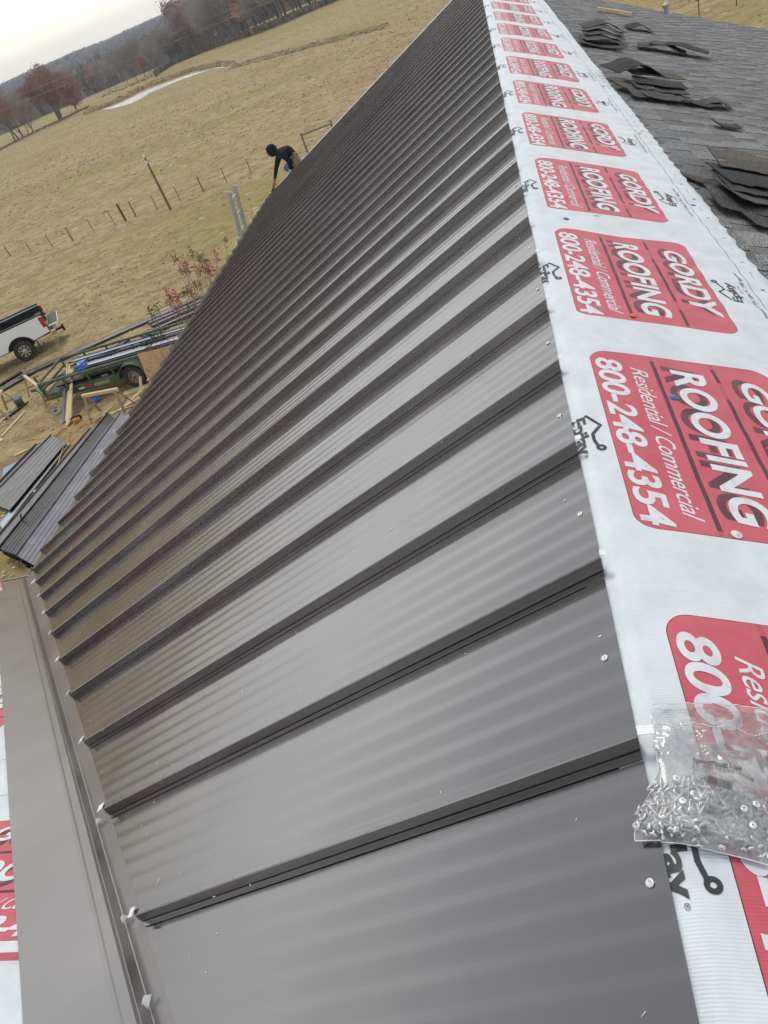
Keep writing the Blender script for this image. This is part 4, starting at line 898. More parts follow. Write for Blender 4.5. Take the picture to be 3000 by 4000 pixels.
A=at(*k9(1000,645)); hA=up_len(A,k9(915,395)); B_=at(*k9(1375,480)); hB=up_len(B_,k9(1325,230)); e=empty('fence_brace',A,0,'grey H shaped timber fence brace of two posts and a rail beyond the roof edge','fence')
for p_,h_ in ((Vector((0,0,0)),hA),(B_-A,hB)): mb=MB(); mb.tube([p_-Vector((0,0,.1)),p_+Vector((0,0,h_))],[.085,.075],9); mb.build('post',WPG,e)
mb=MB(); mb.tube([Vector((0,0,hA*.88)),(B_-A)+Vector((0,0,hB*.82))],[.065,.06],8); mb.build('rail',WPG,e)
for i,(b_,tp) in enumerate((((2731,64),(2731,0)),((2877,22),(2877,-20)))):
    P=at(*b_); mb=MB(); h=max(1.1,up_len(P,tp)); mb.beam((0,0,-.1),(0,0,h),.06,.03); mb.beam((0,0,-.1),(0,0,h),.02,.06); o=mb.build('fence_post',TPM); o.location=P; tag(o,('dark steel fence post just past the shingle roof edge, left one','dark steel fence post past the shingle roof, right one')[i],'fence post','posts beyond the shingle roof')
# power line over the woods
def dist(px,py,d): v=MW@_ray(px,py); return CAM+v.normalized()*d
e=empty('power_line',dist(-500,620,230),0,'two thin overhead wires crossing in front of the far woods','power line')
for dy,rw in ((0,.035),(-32,.022)):
    a,b_=dist(-500,632+dy,230)-e.location,dist(1900,-350+dy,230)-e.location; mb=MB(); mb.tube([a,a.lerp(b_,.5)-Vector((0,0,.6)),b_],rw,4); mb.build('wire',mat('wire_alu',(.42,.42,.42),.5),e)
for px,py in ((-500,632),(1900,-350)):
    a=dist(px,py,230); mb=MB(); a=a-e.location; mb.tube([(a.x,a.y,a.z-16),(a.x,a.y,a.z+.5)],[.18,.12],8); mb.build('pole',mat('pole_wood',(.22,.15,.10),.85),e)
# ------------------------------------------------------------------ ladder at the eave
AL=mat('aluminium',(.50,.52,.52),.45,metal=.5,c2=(.42,.43,.43),ns=20)
def atX(px,py,X_): v=MW@_ray(px,py); return CAM+v*((X_-CAM.x)/v.x)
def atY(px,py,Y_): v=MW@_ray(px,py); return CAM+v*((Y_-CAM.y)/v.y)
e=empty('extension_ladder',(-5.9,13.75,gz(-5.9,13.75)),0,'grey aluminium extension ladder leaning against the eave, its top rungs above the roof','ladder')
lt=Vector((-5.17,13.62,-1.60))-e.location; ub=(lt-Vector((0,-.05,0))).normalized(); ln=(lt.z)/ub.z
def rail(p0,p1,par,wd,th): mb=MB(); mb.beam(p0,p1,th,wd,0,(1,0,0)); mb.build('rail',AL,par)
for (off,w_,top_,bot_) in ((Vector((0,0,0)),.40,1.0,.25),(Vector((-.07,.02,-.0)),.46,.80,0)):
    for s_ in (0,1):
        y_=s_*w_; rail(off+Vector((0,y_,0))+ub*ln*bot_,off+Vector((0,y_,0))+ub*ln*top_,e,.075,.028)
    n=int(ln*(top_-bot_)/.3)
    for i in range(n):
        c=off+ub*(ln*top_-.14-.3*i); mb=MB(); mb.tube([c+Vector((0,.0,0)),c+Vector((0,w_,0))],.017,8); mb.build('rung',mat('rung_alu',(.62,.63,.62),.4,metal=.4),e)
# ------------------------------------------------------------------ shrub with red leaves by the eave
k5=lambda x,y:(500+x/2.765,800+y/2.765)
seed_=[(510,585),(690,515),(1057,380),(790,550),(765,600),(830,610),(590,720),(650,720),(765,735),(820,695),(860,640),(730,855),(670,915),(600,950),(635,960),(235,1135),(310,1105),(440,1040),(280,1210),(300,1320),(735,1120),(655,1110),(265,1420),(345,1405),(230,1520),(870,700),(715,980),(540,1150)]
redl=[(600,585),(598,650),(720,680),(950,560),(945,515),(880,665),(975,690),(985,740),(765,830),(885,820),(910,760),(405,895),(430,930),(495,915),(525,1025),(460,1095),(985,765),(850,700),(540,1000)]
SX=-6.3; bases=[Vector((SX+.1,10.9,0)),Vector((SX,10.1,0)),Vector((SX-.1,9.3,0)),Vector((SX,11.7,0))]
sh=empty('shrub',(SX,10.4,gz(SX,10.4)),0,'leggy shrub with red leaves and dark seed heads growing beside the eave','shrub')
sb,lb_,db=MB(),MB(),MB(); q=random.Random(8)
for i,(x,y) in enumerate(seed_+redl):
    Tp=atX(*k5(x,y),SX+q.uniform(-.25,.25)); b_=min(bases,key=lambda b:abs(b.y-Tp.y+.25)); b_=b_.copy(); b_.z=gz(b_.x,b_.y)
    md=b_.lerp(Tp,.55)+Vector((q.uniform(-.1,.1),q.uniform(-.12,.05),0)); rel=lambda v:v-sh.location
    sb.tube([rel(b_),rel(md),rel(Tp)],[.013,.008,.004],4)
    if i<len(seed_):
        for _ in range(55):
            P=rel(Tp)+Vector((q.gauss(0,.04),q.gauss(0,.045),q.gauss(0,.045))); a=Vector((q.uniform(-1,1),q.uniform(-1,1),q.uniform(-1,1))).normalized()*.013; c=a.orthogonal().normalized()*.012; db.face([P-a,P+c,P+a,P-c])
    else:
        for _ in range(13):
            P=rel(Tp)+Vector((q.gauss(0,.03),q.gauss(0,.03),q.uniform(-.14,.05))); a=Vector((q.uniform(-1,1),q.uniform(-1,1),q.uniform(-.6,.6))).normalized()*q.uniform(.03,.05); c=a.orthogonal().normalized()*.016; lb_.face([P-a,P+c,P+a,P-c],q.choice((0,0,1)))
for i in range(60):
    b_=q.choice(bases); p0=Vector((b_.x,b_.y+q.uniform(-.2,.2),gz(b_.x,b_.y)))-sh.location; sb.tube([p0,p0+Vector((q.uniform(-.3,.3),q.uniform(-.4,.4),q.uniform(1.2,2.3)))],[.006,.002],3)
sb.build('stem',mat('stem_pale',(.34,.25,.19),.8),sh); lb_.build('foliage',[mat('leaf_red',(.46,.11,.075),.6),mat('leaf_orange',(.55,.22,.12),.6)],sh); db.build('seed_heads',mat('seed_dark',(.12,.085,.04),.8),sh)
# ------------------------------------------------------------------ pickup truck
WP=mat('truck_white',(.88,.90,.92),.22,coat=.6); BK=mat('black_plastic',(.022,.022,.024),.5); TY=mat('tyre_rubber',(.028,.028,.028),.8,c2=(.06,.055,.05),ns=12); RIMM=mat('alloy_rim',(.62,.62,.61),.3,metal=.7); RL=mat('tail_red',(.45,.02,.02),.2,coat=.6); GLS=mat('dark_glass',(.02,.025,.03),.08); CHR=mat('chrome',(.6,.6,.6),.18,metal=.9); CLR=mat('lamp_clear',(.75,.74,.72),.2)
def wheel(par,c,r,w_,spokes=8,rimm=RIMM,side=1,dish=.05,lbl=None):
    # axis along local y; side=+1: outer face towards +y
    wh=MB(); pr=[(r*.60,-w_/2),(r*.93,-w_/2),(r,-w_*.36),(r,w_*.36),(r*.93,w_/2),(r*.60,w_/2),(r*.58,w_*.3)]
    M=Matrix.Rotation(R(-90)*side,3,'X'); wh.lathe(pr,36,0,M)
    for k in range(36):
        a=2*math.pi*k/36; 
        wh.box(M@Vector((math.cos(a)*r,math.sin(a)*r,0)),(r*.05,w_*.7,.02),0,Matrix.Rotation(-a*side,3,'Y'))
    o=wh.build('tyre',TY,par); o.location=c
    rm=MB(); rm.lathe([(r*.60,w_*.42),(r*.57,w_*.44),(r*.55,w_*.3),(r*.50,w_*.05),(0,w_*.02)],36,1,M)
    for k in range(spokes):
        a=2*math.pi*(k+.5)/spokes
        for da in (-.12,.12):
            p0=M@Vector((math.cos(a)*r*.12,math.sin(a)*r*.12,w_*.33)); p1=M@Vector((math.cos(a+da)*r*.55,math.sin(a+da)*r*.55,w_*.36)); rm.beam(p0,p1,r*.075,.03,0,tuple(M@Vector((0,0,1))))
    rm.lathe([(r*.2,w_*.3),(r*.19,w_*.38),(r*.1,w_*.42),(0,w_*.42)],20,0,M); rm.lathe([(r*.60,w_*.42),(r*.54,w_*.45),(r*.53,w_*.3)],36,0,M)
    q_=rm.build('rim',[rimm,BK],par); q_.location=c
    return o
def arch(cx,cz,r,z0,n=14,rev=False):
    a0=math.asin((z0-cz)/r); pts=[(cx+r*math.cos(math.pi-a0-(math.pi-2*a0)*i/n),cz+r*math.sin(math.pi-a0-(math.pi-2*a0)*i/n)) for i in range(n+1)]
    return pts
HD=R(180+30)
W0=at(*c1(252,522)); fw=Vector((math.cos(HD),math.sin(HD),0)); lf=Vector((-fw.y,fw.x,0))
tr_=empty('pickup_truck',W0-lf*.90,HD,'white crew cab pickup truck parked on the grass with its tailgate down','pickup truck'); tr_.location.z=gz(W0.x,W0.y); tr_.scale=(1.08,)*3
for s_ in (1,-1):
    mb=MB(); pl=[(-1.28,.70),(-.70,.66)]+arch(0,.44,.57,.66)+[(.70,.66),(1.22,.66),(1.22,1.36),(1.15,1.46),(-1.24,1.42),(-1.30,1.30)]
    mb.prism(pl,s_*.93,s_*1.02); mb.build('bed_side',WP,tr_,bevel=.02)
    mb=MB(); mb.beam((-1.24,s_*.975,1.445),(1.2,s_*.975,1.475),.10,.05); mb.build('bed_rail',BK,tr_)
    mb=MB(); ar=arch(0,.44,.585,.62,18); ar2=arch(0,.44,.53,.62,18)
    for i in range(len(ar)-1): mb.face([(ar[i][0],s_*1.035,ar[i][1]),(ar[i+1][0],s_*1.035,ar[i+1][1]),(ar2[i+1][0],s_*1.0,ar2[i+1][1]),(ar2[i][0],s_*1.0,ar2[i][1])])
    so2=mb.build('wheel_arch_trim',BK,tr_); m_=so2.modifiers.new('t','SOLIDIFY'); m_.thickness=.02
    mb=MB(); mb.box((-1.24,s_*.965,1.15),(.17,.13,.44)); mb.build('taillight',RL,tr_,bevel=.015)
    mb=MB(); mb.box((-1.30,s_*.95,1.06),(.07,.10,.10)); mb.build('reversing_light',CLR,tr_)
    for wx in (0,4.05):
        e_=empty('wheel',(wx,s_*.90,.42)); e_.parent=tr_; wheel(e_,(0,0,0),.42,.27,8,RIMM,s_)
    mb=MB(); pl=[(1.28,.60),(3.35,.60)]+arch(4.05,.44,.57,.62)+[(4.75,.62),(5.15,.70),(5.2,1.15),(5.0,1.25),(3.6,1.34),(2.9,1.40),(1.28,1.42)]; mb.prism(pl,s_*.94,s_*1.02); mb.build('cab_side',WP,tr_,bevel=.02)
    mb=MB(); mb.box((1.9,s_*1.025,1.05),(.12,.03,.03)); mb.build('door_handle',WP,tr_)
    mb=MB(); mb.box((2.3,s_*1.04,.42),(1.9,.16,.05)); mb.build('running_board',BK,tr_)
    mb=MB(); mb.box((-.62,s_*.93,.42),(.02,.30,.34)); mb.build('mud_flap',BK,tr_)
mb=MB(); mb.box((-.03,0,.82),(2.42,1.86,.06)); mb.box((1.19,0,1.1),(.06,1.86,.6)); mb.box((-.03,.905,1.1),(2.4,.05,.58)); mb.box((-.03,-.905,1.1),(2.4,.05,.58)); mb.box((0,.75,.98),(.9,.28,.3)); mb.box((0,-.75,.98),(.9,.28,.3)); mb.build('bed_liner',BK,tr_)
mb=MB(); mb.box((-1.55,0,.86),(.44,1.66,.07)); mb.build('tailgate',WP,tr_,bevel=.015)
mb=MB(); mb.box((-1.55,0,.905),(.40,1.56,.012)); mb.build('tailgate_liner',BK,tr_)
mb=MB(); mb.box((-1.40,0,.60),(.20,1.98,.20)); mb.build('bumper',CHR,tr_,bevel=.04)
mb=MB(); mb.box((-1.56,0,.40),(.36,.08,.08)); mb.box((-1.72,0,.36),(.10,.06,.26)); mb.tube([(-1.74,0,.44),(-1.74,0,.52)],.03,8); mb.build('tow_hitch',BK,tr_)
mb=MB(); mb.box((-1.515,.0,.62),(.01,.32,.14)); mb.build('licence_plate',mat('plate_pale',(.6,.62,.62),.5),tr_)
mb=MB(); mb.box((1.9,0,.6),(6.2,.9,.22)); mb.tube([(0,-.9,.42),(0,.9,.42)],.06,8); mb.build('chassis',BK,tr_)
mb=MB(); mb.prism([(1.28,1.40),(2.95,1.40),(3.75,1.34),(2.95,1.93),(1.55,1.95)],-.86,.86); mb.build('cabin_glass',GLS,tr_,bevel=.03)
mb=MB(); mb.box((2.25,0,1.955),(1.5,1.6,.06)); mb.build('cabin_roof',WP,tr_,bevel=.03)
mb=MB(); mb.prism([(3.5,1.0),(5.1,1.0),(5.05,1.27),(3.6,1.34)],-.95,.95); mb.build('bonnet',WP,tr_,bevel=.04)
mb=MB(); mb.box((.75,-.1,1.30),(.5,1.5,.42)); mb.build('tool_box',BK,tr_,bevel=.02)
for i,(x,y,z,sx,sy,sz) in enumerate(((-.9,.45,1.45,.5,.3,.35),(-1.1,-.2,1.40,.28,.5,.3))):
    mb=MB(); mb.box((0,0,0),(sx,sy,sz)); o=mb.build('tool_case',BK,bevel=.04); M=tr_.matrix_world if False else Matrix.Translation(tr_.location)@Matrix.Rotation(HD,4,'Z')@Matrix.Scale(1.08,4); o.matrix_world=M@Matrix.Translation((x,y,z-.3)); tag(o,('larger black case in the back of the white pickup bed','smaller black case by the open tailgate of the pickup')[i],'case')
# ------------------------------------------------------------------ utility trailer
GR=mat('trailer_green',(.05,.125,.048),.4,c2=(.07,.13,.06),ns=6); GRD=mat('trailer_rail',(.10,.115,.075),.6,c2=(.14,.14,.10),ns=9); RUST=mat('rusty_rim',(.46,.39,.33),.6,c2=(.32,.22,.16),ns=18)
TX0,TX1,TY0,TY1=-16.2,-9.9,19.45,21.2; tz=gz(-12.8,19.5)
tl_=empty('utility_trailer',(-12.8,20.3,tz),0,'dark green open utility trailer loaded with long roofing panels beside the yard','trailer')
def TP(x,y,z): return Vector((x+12.8,y-20.3,z))
mb=MB()
for y in (TY0,TY1): mb.beam(TP(TX0,y,.41),TP(TX1,y,.41),.06,.22)
for x in (TX0,TX1,-14.2,-12.2,-10.9): mb.beam(TP(x,TY0,.42),TP(x,TY1,.42),.07,.12)
mb.build('frame',GR,tl_)
mb=MB(); mb.box(TP((TX0+TX1)/2,(TY0+TY1)/2,.51),(TX1-TX0,TY1-TY0,.03)); mb.build('deck',mat('deck_wood',(.16,.14,.11),.9,c2=(.11,.10,.08),ns=4),tl_)
for a,b_ in ((TP(TX0,TY0,.92),TP(TX1,TY0,.92)),(TP(TX0,TY1,.92),TP(TX1,TY1,.92)),(TP(TX0,TY0,.92),TP(TX0,TY1,.92)),(TP(TX0,TY0,.68),TP(TX0,TY1,.68))):
    mb=MB(); mb.beam(a,b_,.07,.07); mb.build('top_rail',GRD,tl_,bevel=.008)
for y in (TY0,TY1):
    for x in (TX0,-15.25,-14.35,-13.45,-12.2,-11.1,TX1): mb=MB(); mb.beam(TP(x,y,.45),TP(x,y,.90),.05,.05,0,(0,1,0)); mb.build('upright',GR,tl_)
mb=MB(); 
for y in (TY0+.02,TY1-.02): mb.beam(TP(TX0,y,.42),TP(-17.05,20.32,.42),.08,.12)
mb.beam(TP(-16.95,20.32,.42),TP(-17.3,20.32,.45),.09,.10); mb.build('drawbar',GR,tl_)
mb=MB(); mb.tube([TP(-16.75,20.18,.05),TP(-16.75,20.18,.95)],.035,8); mb.tube([TP(-16.75,20.18,.02),TP(-16.75,20.18,.05)],.10,10); mb.tube([TP(-16.75,20.18,.93),TP(-16.55,20.18,.93)],.02,6); mb.build('jack_stand',GR,tl_)
for sy,y in ((-1,TY0-.13),(1,TY1+.13)):
    e_=empty('wheel',TP(-12.72,y,.37)); e_.parent=tl_; wh=wheel(e_,(0,0,0),.37,.21,0,RUST,sy)
    mb=MB(); M=Matrix.Rotation(R(-90)*sy,3,'X'); 
    for k in range(8):
        a=2*math.pi*k/8; mb.lathe([(.026,.018),(.0,.019)],8,0,M,M@Vector((math.cos(a)*.145,math.sin(a)*.145,.0)))
    mb.lathe([(.205,.06),(.19,.03),(.18,.012),(.11,.016),(.10,.045),(.0,.05)],24,1,M); mb.lathe([(.045,.05),(.04,.10),(0,.105)],12,0,M)
    o=mb.build('hub',[BK,RUST],e_)
    mb=MB(); ar=arch(-12.72,.37,.50,.42,16); yy0,yy1=(y-.15,y+.13) if sy<0 else (y-.13,y+.15)
    mb.grid([[TP(x,yy0,z) for x,z in ar],[TP(x,yy1,z) for x,z in ar]],0); so3=mb.build('fender',GR,tl_); m_=so3.modifiers.new('t','SOLIDIFY'); m_.thickness=.02
mb=MB(); mb.beam(TP(-14.9,TY0-.035,.42),TP(-14.68,TY0-.035,.42),.006,.06,0); mb.build('reflector_tape',mat('tape_white',(.8,.8,.8),.3),tl_)
mb=MB(); mb.beam(TP(-14.67,TY0-.035,.42),TP(-14.36,TY0-.035,.42),.006,.06,0); mb.beam(TP(-16.15,TY0-.036,.42),TP(-15.93,TY0-.036,.42),.006,.06); mb.build('reflector_tape',mat('tape_red',(.55,.03,.03),.3),tl_)
vs,fs=fit(text_polys('KEARNEY',0,.02),-14.28,-13.70,.355,.475); mb=MB(); mb.v=[tuple(TP(x,TY0-.036,z)) for x,z in vs]; mb.f=fs; mb.m=[0]*len(fs); mb.build('painted_name',mat('yellow_paint',(.62,.55,.22),.6),tl_)
# ---- roofing panels: loads and stacks
PUR=metal_mat('panel_purple',(.12,.115,.145),.4,.1,1.6); DKP=metal_mat('panel_dark',(.010,.009,.010),.35,.1,1.45); GRP=metal_mat('panel_grey',(.085,.077,.075),.35,.1,1.7); BLP=mat('film_blue',(.035,.075,.16),.3); WHP=mat('film_white',(.70,.76,.82),.25,coat=.3); PBL=mat('galv_blue',(.42,.50,.56),.4,metal=.2); LEDG=mat('ledge_dark',(.02,.018,.02),.5)
def panel_strip(name,P0,P1,wd,m_,par=None,lift=.02,seam=.045,side=None,ribs=5,label=None,cat='roofing panel',grp=None):
    # flat striated panel from P0 to P1 (centre line, world), raised seam on the far side
    P0=Vector(P0); P1=Vector(P1); d=(P1-P0); L=d.length; d.normalize(); u=Vector((0,0,1)); x=d.cross(u).normalized(); n_=x.cross(d)
    pr=[(-.5,0),(-.5,seam),(-.46,seam),(-.455,.0)]
    for i in range(ribs): a=-.40+.8*i/ribs; b0=.8/ribs; pr+=[(a,.0),(a+.15*b0,.007),(a+.45*b0,.007),(a+.6*b0,0)]
    pr+=[(.47,0),(.5,.012)]
    sgn=side or 1; nn_=24; o=P0 if par is None else P0-par.location
    base=P0.copy() if par is None else Vector((0,0,0)); mb=MB(); rows=[]
    for a,h in pr: rows.append([(Vector((0,0,0)) if par is None else o)+d*(L*j/nn_)+x*(a*wd*sgn)+n_*(h+lift+.006*nz3(j*.25,a)) for j in range(nn_+1)])
    mb.grid(rows,0); r2=[[p-n_*.004 for p in r] for r in rows]; mb.grid(r2,0,flip=True)
    ob=mb.build(name,m_,par)
    if par is None: ob.location=P0; tag(ob,label,cat,grp)
    return ob
def stack(name,P0,P1,wd,layers,top_m,label,cat='panel stack',lh=.03,base=.08,fan=0.,side=1,grp=None):
    P0=Vector(P0); P1=Vector(P1); e=empty(name,P0,0,label,cat,grp); d=(P1-P0).normalized(); x=d.cross(Vector((0,0,1))).normalized()
    for i in range(layers):
        o_=x*fan*i; panel_strip('panel',P0+o_+d*(.006*i*(i%3)),P1+o_,wd,top_m if i==layers-1 else DKP,e,base+lh*i,.045 if i==layers-1 else .02,side)
    mb=MB()
    for f in (.08,.5,.92): c=(P1-P0)*f; mb.beam(c-x*wd*.5+Vector((0,0,base/2)),c+x*wd*.5+Vector((0,0,base/2)),.09,base*.9)
    mb.build('skid',PINED,e); return e
e2=lambda x,y:(x/1.659,1000+y/1.659)
def mid(a,b_,h=0): A_,B2=at(*a,h),at(*b_,h); return (A_+B2)/2,(A_-B2).length
def quad_panel(name,NL,NR,FL,FR,m_,par=None,seam=.045,ribs=5,label=None,grp=None,dz=0.,rh=.014):
    base=NL.copy() if par is None else par.location.copy(); mb=MB(); pr=[(0,0),(0,seam),(.035,seam),(.04,0)]
    for i in range(ribs): a=.07+.88*i/ribs; w_=.88/ribs; pr+=[(a,0),(a+.12*w_,rh),(a+.55*w_,rh),(a+.67*w_,0)]
    pr+=[(.97,0),(.975,.02),(1,.02)]; rows=[]
    for f,h in pr: rows.append([NL.lerp(NR,f).lerp(FL.lerp(FR,f),j/20)+Vector((0,0,h+dz+.006*nz3(j*.25,f*2)))-base for j in range(21)])
    mb.grid(rows,0,flip=True); mb.grid([[p-Vector((0,0,.005)) for p in r] for r in rows],0)
    ob=mb.build(name,m_,par)
    if par is None: ob.location=base; tag(ob,label,'roofing panel',grp)
    return ob
def corners(n_l,n_r,f_l,f_r,h): return [at(*e2(*p_),h)+Vector((0,0,h)) for p_ in (n_l,n_r,f_l,f_r)]
def quad_stack(pts,h,layers,lh,top_m,label,fan=.012):
    C_=corners(*pts,h); g0=C_[0].copy(); g0.z-=h; e=empty('panel_stack',g0,0,label,'panel stack'); x=(C_[1]-C_[0]).normalized(); d=(C_[0]-C_[2]).normalized()
    for i in range(layers): 
        k=layers-1-i; o_=x*fan*k*(1 if k%2 else .7)+d*.02*math.sin(k*1.7); quad_panel('panel',*[c+o_ for c in C_],top_m if i==layers-1 else DKP,e,.045 if k==0 else .02,5,None,None,-lh*k,.014 if k==0 else .006)
    mb=MB()
    for f in (.06,.35,.65,.95): a_=C_[0].lerp(C_[2],f)-g0; b_=C_[1].lerp(C_[3],f)-g0; hh=h-lh*layers; a_.z=b_.z=a_.z-lh*layers-hh/2; mb.beam(a_,b_,.09,max(.02,hh)*.95)
    mb.build('skid',PINED,e); return e
quad_stack(((105,1942),(245,2020),(778,1020),(885,1060)),.36,10,.030,PUR,'tall stack of bluish grey striated roofing panels nearest the eave')
quad_stack(((-6,1898),(104,1940),(702,1018),(748,1060)),.28,8,.027,DKP,'long stack of black roofing panels between the bluish stack and a grey panel')
quad_panel('roofing_panel',*corners((-45,1862),(0,1890),(585,1120),(618,1128),.10),GRP,None,.05,1,'single grey panel lying along the left side of the black stack')
quad_stack(((-90,1588),(66,1650),(330,1160),(430,1212),),.12,3,.03,GRP,'low pair of grey striated panels lying in the grass at the left frame edge')
quad_panel('roofing_panel',*corners((-110,1580),(-60,1600),(238,1222),(285,1232),.06),GRP,None,.06,1,'narrow grey panel with a dark raised edge left of the low pair')
quad_panel('galvanised_strip',*corners((-4,1735),(20,1770),(424,1212),(456,1216),.05),PBL,None,.01,0,'pale blue galvanised strip lying along the low pair of grey panels')
mb=MB(); c=at(*e2(70,1385),.02); mb.box((0,0,.02),(.5,.7,.02)); o=mb.build('plastic_sheet',mat('blue_sheet',(.22,.36,.52),.4)); o.location=c; o.rotation_euler=(0,0,.5); tag(o,'folded blue plastic sheet on the grass at the left edge','plastic sheet')
# long panel and the staggered pile behind the trailer
A_,B2=at(*e2(130,785),.03),at(*e2(1130,345),.03)
panel_strip('roofing_panel',A_,B2,.62,GRP,None,.05,.07,-1,2,'very long grey panel laid on the grass between the truck and the trailer')
dl=(B2-A_).normalized(); dn=dl.cross(Vector((0,0,1))).normalized()
q=random.Random(3); PG='panels in the staggered pile behind the trailer'
starts=[(1115,338),(1150,328),(1180,352),(960,430),(985,452),(968,470),(1010,476),(940,500),(912,516),(1040,432),(1090,418),(1075,392)]
nm=['first','second','third','fourth','fifth','sixth','seventh','eighth','ninth','tenth','eleventh','twelfth']
starts.sort(key=lambda s_:s_[1])
for i,s_ in enumerate(starts):
    P=at(*e2(*s_),.12); l=at(*e2(1560,s_[1]-190),.12); l=P+dl*((l-P).dot(dl))
    panel_strip('roofing_panel',P,l,.42,GRP,None,.05+.025*(i%4),.06,-1,2,nm[i]+' panel from the far side in the staggered pile behind the trailer',grp=PG)
# odd panels at the far left beyond the bucket
for i,(p0,p1,w_,lb) in enumerate((((-60,900),(225,735),.5,'pale grey panel at the left edge by the end of the very long panel'),((-40,850),(135,745),.35,'dark edged panel lying behind the pale one at the left frame edge'),((-60,960),(95,850),.4,'grey panel resting on the left sawhorse'),((680,640),(810,545),.42,'short crumpled panel offcut between the long panel and the trailer'),((600,680),(740,590),.3,'short dark offcut leaning toward the trailer front'))):
    panel_strip('roofing_panel',at(*e2(*p0),.1 if i!=2 else .72),at(*e2(*p1),.1 if i!=2 else .72),w_,GRP if i%2==0 else DKP,None,.06,.05,-1,3,lb)
# load on the trailer
for i,(y,w_,z,m_,lb,x0) in enumerate(((19.78,.30,.80,DKP,'black roofing panel along the near side of the trailer load',-15.6),(20.10,.30,.86,WHP,'near white filmed panel on top of the trailer load',-15.0),(20.36,.20,.90,BLP,'dark blue filmed panel between the two white ones on the trailer',-15.3),(20.56,.16,.93,WHP,'far white filmed panel on top of the trailer load',-15.35),(20.78,.30,.88,BLP,'wide blue filmed panel along the far side of the trailer load',-15.6),(20.0,.9,.62,DKP,'lowest wide black panel under the trailer load',-15.7))):
    panel_strip('roofing_panel',Vector((x0,y,tz+z)),Vector((-9.8,y,tz+z)),w_,m_,None,0,.04,-1,1,lb,grp='roofing panels loaded on the trailer')
for i,(x,y) in enumerate(((-15.55,20.05),(-14.9,20.6),(-13.9,20.0))): mb=MB(); mb.box((0,0,0),(.25,.8,.08)); o=mb.build('wood_block',PINED); o.location=(x,y,tz+.57); tag(o,('wooden block under the load at the front of the trailer','wooden block under the far side of the load','wooden block under the middle of the load')[i],'block')
# plywood
mb=MB(); mb.grid([[(x,.23*z/1.0,z) for x in (0,.4,.8,1.2)] for z in (0,.35,.7,1.02)]); o=mb.build('plywood_sheet',mat('osb',(.62,.40,.20),.8,c2=(.48,.29,.14),ns=14,c3=(.66,.45,.25))); m_=o.modifiers.new('t','SOLIDIFY'); m_.thickness=.012; o.location=(-12.25,19.0,gz(-12.3,19.0)); o.rotation_euler=(0,R(4),R(3)); tag(o,'orange brown plywood sheet leaning on the trailer wheel','plywood sheet')
# boards leaning on the trailer front
def gp(px,h=0): return at(*c1(*px),h)+Vector((0,0,h))
board('board',gp((563,585),.98),gp((548,1062),.03),.17,.04,'wide pine board leaning from the trailer rail to the grass, left of the knotty one',grp='boards leaning on the trailer',up=(0,-1,.3))
board('board',gp((583,605),1.00),gp((566,1040),.05),.13,.04,'knotty pine board leaning on the trailer at the right of the wide one',grp='boards leaning on the trailer',up=(0,-1,.3))
board('metal_strip',gp((522,645),.95),gp((512,1042),.02),.12,.02,'grey metal trim strip leaning beside the pine boards',cat='metal strip',m=PUR,up=(0,-1,.3))
board('board',gp((542,580),1.0),gp((535,1020),.05),.07,.04,'narrow pine edge board behind the wide leaning board',grp='boards leaning on the trailer',up=(0,-1,.3))
# sawhorses
def sawhorse(p0,p1,label,h=.75,m_=PINED):
    A_,B2=at(*p0,h),at(*p1,h); c=(A_+B2)/2; c.z=gz(c.x,c.y); e=empty('sawhorse',c,0,label,'sawhorse'); A_=A_-c; B2=B2-c; A_.z=B2.z=h; d=(B2-A_).normalized(); x=d.cross(Vector((0,0,1)))
    mb=MB(); mb.beam(A_-d*.06,B2+d*.06,.09,.09); mb.build('top_beam',PINE,e)
    for E_,s1 in ((A_,1),(B2,-1)):
        for s2 in (1,-1): mb=MB(); mb.beam(E_+d*.04*s1+x*.04*s2-Vector((0,0,.02)),E_+d*-.08*s1+x*.30*s2-Vector((0,0,h)),.085,.035); mb.build('leg',m_,e)
        mb=MB(); mb.beam(E_+x*.19-Vector((0,0,.42)),E_-x*.19-Vector((0,0,.42)),.03,.08,0); mb.build('brace',m_,e)
sawhorse(c1(685,830),c1(935,762),'wooden sawhorse standing in front of the trailer wheel beside the lumber')
sawhorse(c1(215,682),c1(322,745),'weathered sawhorse standing at the front end of the trailer')
sawhorse(c1(-60,905),c1(18,795),'sawhorse cut off by the left edge beside the grey bucket')
# bucket
P=at(*c1(178,905)); e=empty('bucket',P,0,'grey plastic bucket standing on the grass beside the left sawhorse','bucket')
BKT=mat('bucket_grey',(.33,.35,.37),.5); mb=MB(); mb.lathe([(0,.01),(.14,.01),(.145,.0),(.165,.36),(.172,.36),(.172,.33),(.178,.33),(.178,.375),(.160,.375),(.14,.03),(0,.03)],28); mb.build('bucket_body',BKT,e,True)
mb=MB(); mb.tube([(.17*math.cos(a_),.03+.17*math.sin(a_)*.25,.34-.12*abs(math.sin(a_))) for a_ in [math.pi*i/10 for i in range(11)]],.005,5); mb.build('handle',WIRE,e)
